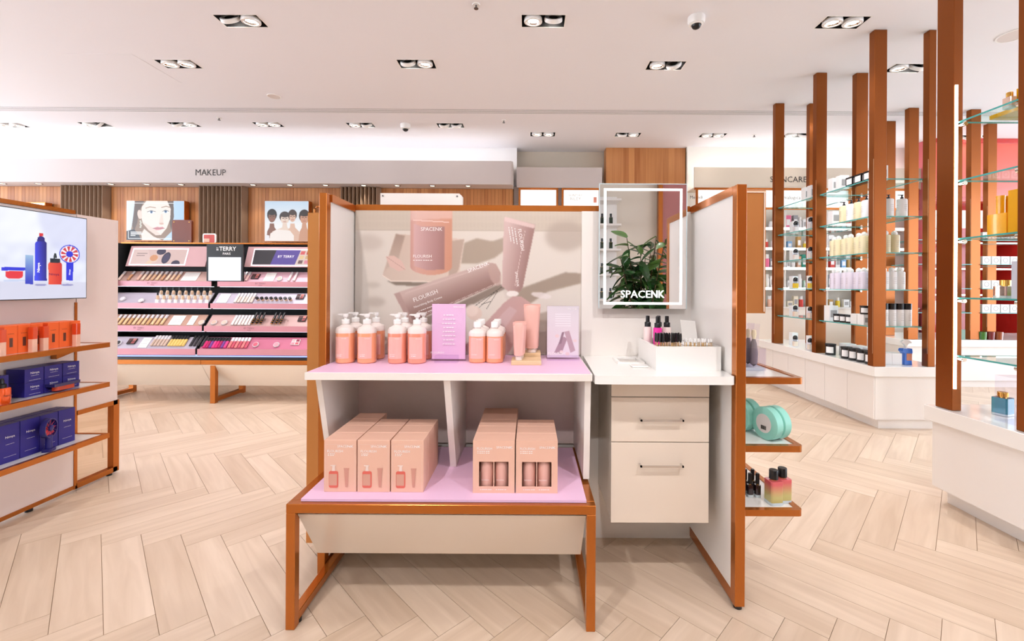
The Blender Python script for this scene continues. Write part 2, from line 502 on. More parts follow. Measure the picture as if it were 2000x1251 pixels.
# ---- recessed twin downlights
def lamp_mesh():
    ring = G().lathe([(0.050, 0.0), (0.066, 0.0), (0.069, 0.006), (0.066, 0.03), (0.05, 0.03), (0.05, 0.0)], 24)
    refl = G().lathe([(0.050, 0.002), (0.034, 0.024), (0.034, 0.026), (0.0, 0.026)], 24, cap=False)
    glow = G().lathe([(0.0, 0.012), (0.036, 0.012), (0.036, 0.016), (0.0, 0.016)], 24)
    return (mesh('gimbal_ring', ring, PLW, True), mesh('reflector', refl, CHROME, True), mesh('bulb', glow, LAMP, True))


RING, REFL, GLOW = lamp_mesh()
trim_me = mesh('light_trim', G().box(-LX - .006, LX + .006, -LY - .006, -LY, -0.002, 0.004).box(-LX - .006, LX + .006, LY, LY + .006, -0.002, 0.004)
               .box(-LX - .006, -LX, -LY, LY, -0.002, 0.004).box(LX, LX + .006, -LY, LY, -0.002, 0.004), PLW)
g = G(); a, b, h = LX - .0005, LY - .0005, 0.11
g.add([(-a, -b, 0), (a, -b, 0), (a, b, 0), (-a, b, 0), (-a, -b, h), (a, -b, h), (a, b, h), (-a, b, h)],
      [(0, 1, 5, 4), (1, 2, 6, 5), (2, 3, 7, 6), (3, 0, 4, 7), (4, 5, 6, 7)])
HOUS = mesh('housing', g, MBLACK)
rows = {'near': [], 'mid': [], 'far': [], 'deep': []}
LL = ['leftmost twin downlight of the front ceiling row', 'twin downlight in the front ceiling row above the shelf poster',
      'twin downlight with both lamps lit beside the tallest copper posts',
      'leftmost twin downlight in the second ceiling row', 'second twin downlight of the second row, above the poster',
      'third twin downlight of the second row, one lamp turned away', 'twin downlight half hidden behind a copper post, second row']
for i, (x, y, t, s) in enumerate(lights):
    if not s: lab = 'twin recessed downlight in the ceiling out of frame overhead'; gr = 'overhead downlights behind the viewpoint'
    else:
        gr = 'recessed twin downlights'
        if i < 7: lab = LL[i]
        elif i < 13: lab = f'{ORD[i - 7]} twin downlight from the left beyond the ceiling air slot'
        else: lab = ['twin downlight above the framed shelf signs, left of the wood column', 'twin downlight in front of the wood clad column',
                     'twin downlight just right of the wood clad column', 'twin downlight behind the slimmest copper post, above the skincare sign',
                     'far twin downlight seen through the yellow perfume shelves'][i - 13]
    e = thing('ceiling_downlight', lab, 'downlight', (x, y, CZ), gr)
    link('trim_frame', trim_me, e); link('housing', HOUS, e)
    for k, sx in enumerate((-0.076, 0.076)):
        r = link('lamp', RING, e); r.location = (sx, 0, -0.012 if t[k] == 0 else 0.0)
        tl = t[k]; r.rotation_euler = (0.12 if tl == 0 else 0.85, (0.0 if tl < 2 else -0.6) * 1.0, 0)
        link('reflector', REFL, r); link('bulb', GLOW, r)
    ld = bpy.data.lights.new('downlight_beam', 'SPOT'); ld.color = SPOT_COL; ld.spot_blend = 0.85
    ld.energy = SPOT_W * (0.12 if y > 5 else (1.3 if x < -2 else 1.8) if y > 2 else 0.4 if y > 0 else 2.3 if abs(x) < 2 else 0.6); ld.spot_size = math.radians(72 if y > 5 else 110 if y > 0 else 84)
    ld.shadow_soft_size = 0.05
    lo = bpy.data.objects.new('downlight_beam', ld); COL.objects.link(lo); lo.parent = e; lo.location = (0, 0, -0.03)
    lo.rotation_euler = (0.78 if y < 0 else 0, 0, 0)   # the gimbals behind the viewpoint are turned onto the displays

# ---- small ceiling fittings
def dome_cam():
    return [('mount', mesh('mount', G().lathe([(0.0, 0.0), (0.062, 0.0), (0.062, -0.03), (0.054, -0.05), (0.0, -0.05)], 28), PLW, True), None),
            ('dome', mesh('dome', G().lathe([(0.036, -0.05), (0.035, -0.062), (0.026, -0.078), (0.012, -0.086), (0.0, -0.088)], 24), BLACK, True), None),
            ('collar', mesh('collar', G().lathe([(0.044, -0.048), (0.046, -0.056), (0.037, -0.060), (0.036, -0.05)], 24), PLW, True), None)]
p = at(1360, 34, z=CZ); inst('dome', dome_cam, 'dome_camera', 'white dome security camera hanging from the ceiling near the front', 'camera', (p.x, p.y, CZ))
p = at(792, 243, z=CZ); inst('dome', dome_cam, 'dome_camera', 'small far dome security camera beyond the ceiling air slot', 'camera', (p.x, p.y, CZ))
def sprink():
    return [('plate', mesh('plate', G().lathe([(0, 0), (0.028, 0), (0.026, -0.006), (0, -0.006)], 20), PLW, True), None),
            ('nozzle', mesh('nozzle', G().lathe([(0.007, -0.005), (0.007, -0.025), (0.016, -0.027), (0.016, -0.03), (0, -0.03)], 12), GREY, True), None)]
for px, py, lab in ((930, 9, 'sprinkler head in the ceiling at the top edge of the photo'), (428, 230, 'sprinkler head beyond the air slot above the makeup sign'),
                    (984, 235, 'sprinkler head beyond the air slot near the photo centre'), (1473, 263, 'tiny sprinkler head left of the slim copper posts')):
    p = at(px, py, z=CZ); inst('spk', sprink, 'sprinkler_head', lab, 'sprinkler', (p.x, p.y, CZ))
def spkr():
    return [('rim', mesh('rim', G().lathe([(0.085, 0), (0.095, 0), (0.093, -0.006), (0.085, -0.006), (0.085, 0)], 32), PLW, True), None),
            ('grille', mesh('grille', G().lathe([(0, -0.001), (0.0845, -0.001), (0.0845, -0.004), (0, -0.004)], 32), mat('grille_grey', (226, 214, 208), 0.7), True), None)]
for px, py, lab, sc in ((535, 188, 'round flush speaker in the ceiling before the air slot', .7), (1982, 68, 'round flush speaker in the ceiling at the photo edge beside copper post', 1.15)):
    p = at(px, py, z=CZ); o = inst('speaker', spkr, 'ceiling_speaker', lab, 'speaker', (p.x, p.y, CZ)); o.scale = (sc, sc, 1)
g = G(); x0, x1, y0, y1 = -4.05, -3.48, 3.79, 4.33
g.prism([(x0, y0), (x1, y0), (x1, y1), (x0, y1)], 'z', CZ - 0.0022, CZ - 0.0003)
o = obj('access_panel', g, CEIL); tag(o, 'flush white access panel in the ceiling', 'panel')

# ---- back wall, makeup side: oak boards under a lit fascia
WY = 6.16
wb = tag(obj('wall_back', G().box(XL, XR, 6.49, 6.52, 0, CZ), BEIGE), 'back wall of the shop behind the shelving', None, None, 'structure')
tag(obj('wall_rear', G().box(XL, XR, YB - 0.05, YB, 0, CZ), BEIGE), 'beige wall behind the viewpoint', None, None, 'structure')
wm = tag(obj('wall_makeup', G().box(-8.9, -0.24, WY + 0.012, WY + 0.05, 0, 2.60), mat('oak_backing', (120, 84, 54), 0.8)), 'oak clad wall behind the makeup display', None, None, 'structure')
bme = mesh('board', G().box(0.0012, 0.0488, 0, 0.011, 0.0, 2.465), WALLW)
n = int((8.1 - 0.24) / 0.05)
for k in range(n):
    o = link('board', bme, wm); o.location = (-8.1 + 0.05 * k, WY, 0.003)
tag(obj('wall_upstand', G().box(-8.9, -0.20, 6.32, 6.36, 2.55, CZ), mat('cove_paint', (244, 240, 238), .8)), 'white cove upstand above the makeup fascia', None, None, 'structure')
fa = tag(obj('trim_1', G().box(-8.9, -0.26, 5.90, 5.925, 2.472, 2.79).box(-8.9, -0.26, 5.925, WY, 2.472, 2.49).box(-0.262, -0.24, 5.925, 6.32, 2.472, 2.79), FASC),
         'white fascia above the makeup wall', None, None, 'structure')
text('MAKEUP', at(411.5, 336.5, d=5.897), 0.41, LETTER, fa, height=0.083)
tag(obj('trim_2', G().box(-8.9, -0.28, 6.02, 6.06, 2.70, 2.715), COVE), 'hidden light strip of the ceiling cove', None, None, 'structure')


# fluted taupe wall panels
def fluted(x0, x1, nf, lab):
    e = thing('fluted_panel', lab, 'wall panel', ((x0 + x1) / 2, 6.1, 0), 'taupe fluted wall panels', world=True)
    obj('backing', G().box(x0, x1, 6.135, 6.158, 0.002, 2.468), TAUPE, e)
    w = (x1 - x0) / nf; me = mesh('fin', G().prism([(0.0, 0.0), (w * .30, -0.075), (w * .44, -0.075), (w * .98, 0.0)], 'z', 0.002, 2.468), TAUPE)
    for k in range(nf):
        o = link('fin', me, e); o.location = (x0 + k * w, 6.135, 0)
fluted(-6.56, -5.93, 11, 'taupe fluted wall panel above the big screen display')
fluted(-4.636, -3.99, 11, 'taupe fluted wall panel between the face poster and group poster')
fluted(-2.662, -2.11, 10, 'taupe fluted wall panel peeking over the central display frame')

# small downlights in the fascia underside
def soff():
    return [('ring', mesh('ring', G().lathe([(0.030, 0.0), (0.045, 0.0), (0.044, -0.005), (0.030, -0.004), (0.030, 0)], 20), GREY, True), None),
            ('bulb', mesh('bulb', G().lathe([(0, -0.001), (0.0295, -0.001), (0.0295, -0.003), (0, -0.003)], 16), mat('soffit_glow', (255, 236, 206), .5, emit=2.0), True), None)]
for i, px in enumerate((20, 88, 224, 292, 357, 495, 566, 635, 709, 774, 843, 913)):
    p = at(px, 361, z=2.472)
    e = inst('soff', soff, 'fascia_spotlight', f'{ORD[i]} small round spotlight from the left under the white fascia', 'spotlight', (p.x, 6.0, 2.472), group='spotlights under the makeup fascia')
    ld = bpy.data.lights.new('wall_wash', 'SPOT'); ld.energy = 5; ld.color = (1, .90, .76); ld.spot_size = math.radians(75); ld.spot_blend = .5; ld.shadow_soft_size = .02
    lo = bpy.data.objects.new('wall_wash', ld); COL.objects.link(lo); lo.parent = e; lo.location = (0, 0, -.012); lo.rotation_euler = (-0.1, 0, 0)


# ---- lightboxes on the makeup wall
def light_box(name, lab, x0, x1, z0, z1, y, canvas=None, depth=0.09, side=COPPER):
    e = thing(name, lab, 'lightbox', ((x0 + x1) / 2, y, z0), world=True)
    obj('case', G().box(x0, x1, y, y + depth, z0, z1), side, e)
    if canvas is None: obj('screen', G().box(x0 + .012, x1 - .012, y - .003, y - .0005, z0 + .012, z1 - .012), BOXLIT, e)
    else: canvas.build('backlit_picture', LIGHTBOX, (x0 + .003, y - 0.002, z1 - .003), (1, 0, 0), (0, 0, 1), x1 - x0 - .006, z1 - z0 - .006, e)
    return e


def face_art():
    # close portrait: hair, face turned three quarters, earring (photo pixels 247..360 x 392..470)
    c = Canvas(247, 360, 392, 470, 226, (226, 240, 250))
    c.grad(c.inside([(247, 392), (360, 392), (360, 470), (247, 470)]), (247, 430), (232, 242, 250), (360, 430), (176, 208, 240))
    hair, hd, sk, sd = (150, 118, 92), (84, 62, 48), (248, 232, 222), (226, 196, 180)
    c.fill(c.inside([(263, 392), (339, 392), (340, 420), (336, 452), (318, 470), (258, 470), (256, 450), (262, 420)]), hair, 1, 1)
    c.fill(c.inside([(264, 392), (282, 392), (272, 412), (268, 436), (262, 452), (258, 440)]), hd, .8, 2)
    c.fill(c.inside([(326, 392), (339, 392), (340, 424), (335, 450), (331, 430), (334, 410)]), hd, .85, 1)
    c.fill(c.inside([(282, 447), (300, 462), (318, 470), (278, 470), (276, 458)]), sk, .95, 1)
    c.fill(c.inside([(286, 392), (327, 392), (334, 408), (333, 428), (326, 446), (315, 459), (305, 460), (291, 450), (279, 436), (275, 420), (277, 404)]), sk, 1, 1)
    c.fill(c.ell(273, 419, 4.5, 9, -8), (240, 214, 200), 1, 1)
    c.fill(c.inside([(280, 434), (300, 446), (314, 458), (305, 460), (290, 450)]), sd, .5, 3)
    c.fill(c.inside([(315, 418), (318, 418), (320, 436), (314, 438), (311, 436)]), sd, .5, 2)
    for ex, ey, w in ((296, 414, 8), (324, 413, 6)):
        c.fill(c.ell(ex, ey, w, 3.0), (250, 250, 252), 1, 1); c.fill(c.ell(ex, ey, 2.7, 2.7), (70, 120, 170))
        c.fill(c.ell(ex, ey, 1.2, 1.2), (20, 24, 30)); c.line((ex - w, ey - .2), (ex - .5, ey - 2.8), 1.2, (80, 62, 54), .9); c.line((ex - .5, ey - 2.8), (ex + w, ey - .6), 1.2, (80, 62, 54), .9)
    for a, b in (((285, 406.5), (293, 404)), ((293, 404), (304, 405.5)), ((316, 405), (325, 402.6)), ((325, 402.6), (333, 405))): c.line(a, b, 1.7, (168, 134, 110), .9)
    c.fill(c.ell(316, 437, 4.5, 2.0), (214, 168, 150), .8, 1)
    c.fill(c.inside([(299, 446), (308, 443), (312, 444), (318, 443), (322, 446), (314, 449), (306, 450)]), (214, 134, 138), .95, 1)
    c.line((299, 446), (322, 446), .8, (150, 76, 84), .9)
    for k in range(5): c.fill(c.ell(274.5 + (k % 2), 432 + 3 * k, 2.0, 1.5), (210, 206, 190))
    c.fill(c.inside([(247, 452), (262, 448), (272, 460), (276, 470), (247, 470)]), (36, 32, 36), 1, 1)
    for a, b in (((251, 397), (340, 397)), ((251, 466), (356, 466)), ((251, 452), (251, 466))): c.line(a, b, 1.0, (255, 255, 255))
    for k, (a, b) in enumerate(((256, 276), (256, 280), (256, 264))): c.line((a, 454 + 3.2 * k), (b, 454 + 3.2 * k), 1.8, (255, 255, 255))
    return c


def group_art():
    c = Canvas(517, 602, 392, 471, 190, (214, 226, 238))
    c.grad(c.inside([(517, 392), (602, 392), (602, 471), (517, 471)]), (560, 392), (196, 216, 236), (560, 440), (242, 240, 240))
    for cx, cy, rx, ry, skin, hair, sh in ((531, 424, 8, 12, (138, 92, 74), (30, 24, 24), (520, 544)), (556, 428, 9, 11, (232, 208, 192), (58, 46, 42), (530, 574)),
                                           (571, 424, 7, 11, (222, 182, 160), (66, 48, 42), (558, 586)), (594, 426, 9, 13, (206, 152, 124), (48, 36, 32), (583, 604))):
        c.fill(c.ell(cx, cy - 5, rx + 1.5, ry - .5), hair, 1, 1)
        c.fill(c.inside([(sh[0], 471), (sh[0] + 2, 452), (cx - 5, 444), (cx - 4, 436), (cx + 4, 436), (cx + 5, 444), (sh[1] - 2, 452), (sh[1], 471)]), skin, 1, 1)
        c.fill(c.ell(cx, cy, rx - 1, ry - 2), skin, 1, 1); c.fill(c.ell(cx, cy - 9, rx, 5), hair, 1, 1)
        for s in (-1, 1): c.line((cx + s * 3 - 1.5, cy - 2), (cx + s * 3 + 1.5, cy - 2), 1.3, (40, 30, 30), .8)
        c.line((cx - 2.5, cy + 5), (cx + 2.5, cy + 5), 1.3, (170, 90, 86), .8); c.line((cx, cy - 1), (cx + .6, cy + 2), 1.0, (90, 60, 50), .35)
    c.fill(c.inside([(526, 471), (528, 456), (540, 448), (566, 450), (574, 460), (574, 471)]), (244, 232, 226), 1, 1)
    c.fill(c.inside([(517, 471), (517, 458), (526, 460), (527, 471)]), (236, 232, 234), 1, 1)
    return c


light_box('portrait_lightbox', 'backlit portrait poster of a long-haired model on the oak wall', -5.615, -4.81, 1.70, 2.256, 6.05, face_art())
light_box('group_lightbox', 'backlit poster of four people side by side on the oak wall', -3.693, -3.08, 1.70, 2.262, 6.05, group_art())
light_box('white_lightbox', 'plain white lightbox with copper sides above the big screen', -7.6, -6.745, 1.70, 2.225, 6.05)

# ---- recess and framed signs between fascia and column
tag(obj('trim_3', G().box(-0.20, 1.02, 6.20, 6.24, 2.50, 2.79).box(-0.235, 1.08, 6.25, 6.28, 0.0, 2.52), FASC), 'white fascia left of the wood column', None, None, 'structure')
for x0, x1, s, lab in ((-.168, .395, None, 'framed white shelf sign left of the other framed sign'), (.445, 1.0, 'SUNDAY\nRILEY', 'framed white shelf sign with grey lettering and coral mark')):
    e = thing('framed_sign', lab, 'sign', ((x0 + x1) / 2, 6.21, 2.1), world=True)
    obj('frame', G().box(x0, x1, 6.19, 6.245, 2.10, 2.128).box(x0, x1, 6.19, 6.245, 2.468, 2.496).box(x0, x0 + .028, 6.19, 6.245, 2.128, 2.468).box(x1 - .028, x1, 6.19, 6.245, 2.128, 2.468), COPPER, e)
    obj('panel', G().box(x0 + .028, x1 - .028, 6.205, 6.235, 2.128, 2.468), BOXLIT, e)
    if s:
        text('SUNDAY', (x0 + .2, 6.203, 2.395), .2, mat('grey_ink', (170, 166, 164), .6), e); text('RILEY', (x0 + .2, 6.203, 2.345), .15, mat('grey_ink', (170, 166, 164), .6), e)
        obj('coral_mark', G().box(x1 - .10, x1 - .055, 6.202, 6.204, 2.29, 2.37), mat('coral_ink', (240, 160, 140), .5), e)
    else: text('. . - .', (x0 + .38, 6.203, 2.31), .12, mat('grey_ink', (170, 166, 164), .6), e)

# ---- oak clad column
co_ = tag(obj('column', G().box(1.10, 2.225, 6.29, 6.48, 0, CZ), mat('oak_backing', (120, 84, 54), .8)), 'square column clad in vertical oak boards', None, None, 'structure')
bm2 = mesh('board', G().box(0.0012, 0.0832, 0, 0.012, 0, CZ - .004), WALLW)
for k in range(14):
    wv = [1.0, 0.62, 1.0, .8][k % 4]
    o = link('board', bm2, co_); o.location = (1.088 + k * 0.0818, 6.277, 0.002)
bm3 = mesh('board', G().box(0, 0.010, 0.001, 0.082, 0, CZ - .004), WALLW)
for k in range(2): o = link('board', bm3, co_); o.location = (1.0885, 6.29 + k * .084, 0.002)

# ---- skincare wall: lit fascia, header signs, glowing shelves, base cupboards
SX0, SX1 = 2.24, 5.30
tag(obj('wall_skincare', G().box(SX0, 8.9, 6.22, 6.26, 0, CZ), mat('lit_back', (246, 240, 230), .7)), 'pale wall behind the skincare shelves', None, None, 'structure')
f2 = tag(obj('trim_4', G().box(SX0, 8.9, 5.95, 5.97, 2.445, 2.735).box(SX0, 8.9, 5.97, 6.22, 2.445, 2.46), mat('beige_fascia', (226, 210, 190), .8)), 'beige fascia above the skincare shelves', None, None, 'structure')
text('SKINCARE', at(1540, 350, d=5.947), 0.50, LETTER, f2, height=.078)
tag(obj('trim_5', G().box(SX0 + .05, 8.8, 6.06, 6.10, 2.66, 2.675), COVE), 'hidden light strip above the skincare fascia', None, None, 'structure')

# ---- skincare wall bays and their goods
sb = thing('skincare_shelving', 'white glowing wall shelves with copper trim under the skincare sign', 'shelf unit', (3.8, 6.0, 0), world=True)
obj('cupboard_base', G().box(SX0, SX1, 5.93, 6.22, 0.06, 0.815), CREAM, sb)
obj('counter_top', G().box(SX0, SX1, 5.91, 6.22, 0.815, 0.83), WHITE, sb)
for z in (2.16, 2.425): obj('copper_rail', G().box(SX0, SX1, 5.93, 5.955, z, z + 0.028), COPPER, sb)
SZ = (1.10, 1.375, 1.645, 1.92)
for z in SZ:
    s_ = obj('shelf', G().box(SX0, SX1, 5.96, 6.215, z - .03, z - .004), GLOSSW, sb)
    obj('light_edge', G().box(SX0, SX1, 5.945, 5.96, z - .036, z - .002), SHELFLIT, s_)
for x in (2.95, 3.52, 4.10, 4.66): obj('divider', G().box(x - .006, x + .006, 6.0, 6.215, .83, 2.16), WHITE, sb)
for x in (2.27, 3.36, 4.36, 5.28): obj('copper_post', G().box(x - .012, x + .012, 5.925, 5.95, 2.188, 2.425), COPPER, sb)
for x0, x1, s, lab in ((2.30, 3.345, 'Medik8', 'backlit skincare header sign right of the wood column'), (3.375, 4.345, 'dermalogica', 'backlit skincare header sign behind the slim copper post'), (4.375, 5.26, None, 'blank backlit skincare header sign behind the copper posts')):
    e = thing('header_sign', lab, 'sign', ((x0 + x1) / 2, 5.96, 2.19), 'backlit header signs above the skincare shelves', world=True)
    obj('panel', G().box(x0, x1, 5.957, 5.99, 2.190, 2.423), BOXLIT, e)
    if s == 'Medik8': text(s, at(1360, 385, d=5.955), .17, LETTER, e)
    elif s: text(s, at(1540, 386.5, d=5.955), .33, LETTER, e)

def carton(w, d, h, m, band=None):
    def b():
        ps = [('body', mesh('body', G().box(-w / 2, w / 2, -d / 2, d / 2, 0, h), m), None)]
        if band is not None: ps.append(('label', mesh('label', G().box(-w * .36, w * .36, -d / 2 - .0008, -d / 2 + .001, h * .25, h * .7), band), None))
        return ps
    return b

PALETTE = {'white': (248, 246, 244), 'grey': (150, 150, 154), 'cream': (244, 232, 206), 'mint': (186, 216, 196), 'yellow': (246, 216, 60), 'blue': (130, 180, 226), 'peach': (244, 190, 160),
           'lilac': (196, 180, 232), 'red': (226, 70, 60), 'green': (30, 140, 120), 'pink': (236, 110, 150), 'amber': (196, 150, 80)}
PM = {k: mat('pack_' + k, v, .35) for k, v in PALETTE.items()}
INK = mat('grey_ink', (170, 166, 164), .6)
rnd = random.Random(3)
seq = ['white', 'grey', 'white', 'cream', 'white', 'yellow', 'white', 'mint', 'white', 'peach', 'cream', 'blue', 'white', 'lilac', 'pink', 'white', 'green', 'red', 'amber', 'white']
tiers = {0.83: 'lowest', 1.10: 'second lowest', 1.375: 'middle', 1.645: 'second highest', 1.92: 'top'}
cnt = {}
def round_jar(r, h, m):
    def b():
        return [('body', mesh('body', G().lathe([(0, 0), (r, 0), (r, h * .68), (0, h * .68)], 14), m, True), None),
                ('cap', mesh('cap', G().lathe([(0, h * .68), (r * .7, h * .68), (r * .7, h), (0, h)], 12), PLW, True), None)]
    return b
for z, tn in tiers.items():
    x = 2.42; i = 0
    while x < 4.62:
        if not (2.99 < x < 4.68): x += .09; continue
        c_ = seq[(i * 7 + int(z * 10)) % len(seq)]; w = rnd.choice((.05, .06, .075)); h = rnd.choice((.10, .13, .16, .185))
        if z == .83: h *= .8
        y = 6.05 + rnd.uniform(0, .04)
        if any(abs(x - q) < .055 for q in (2.95, 3.52, 4.10, 4.66)): x += .05; continue
        cnt[(z, c_)] = cnt.get((z, c_), 0) + 1
        if i % 4 == 3:
            inst(('jar', c_, h), round_jar(.028, h, PM[c_]), 'skincare_bottle', f'{ORD[cnt[(z, c_)] - 1]} {c_} pack from the left on the {tn} glowing skincare shelf, round bottle', 'bottle', (x, y, z + .0006 if z == .83 else z - .0034), group='goods on the skincare wall')
        else:
            inst(('car', c_, w, h), carton(w, .05, h, PM[c_], INK if c_ in ('white', 'cream') else PM['white']), 'skincare_carton', f'{ORD[cnt[(z, c_)] - 1]} {c_} pack from the left on the {tn} glowing skincare shelf, square carton', 'carton', (x, y, z + .0006 if z == .83 else z - .0034), group='goods on the skincare wall')
        x += w + rnd.choice((.012, .02, .05)); i += 1

# ---- red alcove behind the far island
ra = thing('red_alcove', 'tall red lacquered display alcove reaching the ceiling at the far right', 'display', (6.0, 6.1, 0), world=True)
obj('back_panel', G().box(5.36, 6.62, 6.17, 6.21, 0, CZ - .003), CRIMSON, ra)
obj('side_panel', G().box(5.34, 5.375, 5.80, 6.17, 0, CZ - .003), mat('rose_lacquer', (206, 96, 104), .25, coat=.4), ra)
obj('side_panel', G().box(6.58, 6.62, 5.80, 6.17, 0, CZ - .003), CRIMSON, ra)
obj('header', G().box(5.38, 6.575, 5.82, 6.17, 2.30, CZ - .05), CORAL, ra)
for z in (CZ - .06, 2.263): obj('header_trim', G().box(5.38, 6.575, 5.80, 5.82, z, z + .057), CRIMSON, ra)
obj('screen', G().box(5.45, 6.5, 6.15, 6.168, 1.95, 2.2), BOXLIT, ra)
obj('light_strip', G().box(5.60, 5.62, 5.812, 5.819, 2.36, 2.98), STRIP, ra)
for z in (1.0, 1.35, 1.7): obj('shelf', G().box(5.38, 6.575, 5.88, 6.165, z, z + .02), CORAL, ra); 
for z in (1.0, 1.35, 1.7): obj('light_edge', G().box(5.38, 6.575, 5.868, 5.878, z, z + .02), SHELFLIT, ra)

# ================================================================ CENTRAL DISPLAY GONDOLA
GZ = 1.45
gd = thing('display_gondola', 'copper framed white display stand with pink shelf and product poster', 'display stand', (-0.03, 1.7, 0), world=True)
r_ = 0.03
def post(x, y, z0, z1, w=.035, d=.035): obj('post', G().box(x, x + w, y, y + d, z0, z1), COPPER, gd, bev=.0015)
post(-0.803, 1.654, 0, GZ, .0285); post(0.703, 1.48, 0.012, GZ, .034, .034)
post(-0.803, 1.94, 0, GZ, .0285); post(0.725, 1.94, 0.012, GZ, .03, .03)
obj('side_panel', G().box(-0.795, -0.7745, 1.689, 1.94, 0.05, GZ - .03), WHITE, gd)
obj('side_panel', G().box(0.707, 0.729, 1.514, 1.94, 0.05, GZ - .03), WHITE, gd)
obj('top_rail', G().box(-0.803, -0.768, 1.689, 1.94, GZ - .03, GZ), COPPER, gd)
obj('top_rail', G().box(0.703, 0.735, 1.514, 1.94, GZ - .03, GZ), COPPER, gd)
obj('top_rail', G().box(-0.768, 0.703, 1.915, 1.945, GZ - .022, GZ + .004), COPPER, gd)
obj('floor_rail', G().box(0.705, 0.733, 1.514, 1.94, 0.012, 0.05), COPPER, gd)
obj('floor_rail', G().box(-0.80, -0.7745, 1.689, 1.94, 0.012, 0.05), COPPER, gd)
obj('back_panel', G().box(-0.771, 0.707, 1.918, 1.938, 0.0, GZ - .022), WHITE, gd)
obj('back_panel', G().box(0.226, 0.707, 1.905, 1.918, 0.0, GZ - .022), WHITE, gd)
for x, y in ((-.786, 1.672), (.72, 1.497)): obj('levelling_foot', G().cyl(x, y, 0.0, .012, .014, 12), BLACK, gd)
# outer return panels, left and right of the stand
obj('outer_panel', G().box(-0.875, -0.806, 1.712, 1.93, 0.085, 1.383), mat('copper_panel', (206, 140, 78), .3, .5), gd)
obj('hang_loop', G().tube([(-.862, 1.74, 1.383), (-.862, 1.74, 1.402), (-.855, 1.74, 1.412), (-.842, 1.74, 1.412), (-.835, 1.74, 1.402), (-.835, 1.74, 1.383)], .004, 8), COPPER, gd, True)
op = obj('outer_panel', G().box(0.738, 0.866, 1.60, 1.92, 1.004, 1.456), mat('copper_panel', (206, 140, 78), .3, .5), gd)
obj('panel_edge', G().box(.738, .866, 1.597, 1.5995, 1.447, 1.452).box(.858, .862, 1.597, 1.5995, 1.01, 1.447), mat('pale_edge', (240, 214, 190), .4), op)
# shelf with end panels and a slanted divider
sh = obj('shelf', G().box(-0.779, 0.2185, 1.507, 1.912, 0.770, 0.7955), WHITE, gd, bev=.001)
obj('shelf_liner', G().box(-0.772, 0.2135, 1.513, 1.908, 0.7957, 0.7972), PINK, gd)
obj('divider', G().prism([(1.515, .7695), (1.655, .4115), (1.91, .4115), (1.91, .7695)], 'x', -.299, -.276), WHITE, gd)
obj('end_panel', G().prism([(1.52, .7695), (1.555, .4115), (1.91, .4115), (1.91, .7695)], 'x', .194, .2155), WHITE, gd)
obj('end_panel', G().prism([(1.56, .7695), (1.66, .4115), (1.91, .4115), (1.91, .7695)], 'x', -.768, -.748), WHITE, gd)
obj('back_lining', G().box(-.748, .194, 1.906, 1.917, .4115, .7695), BOARD, gd)


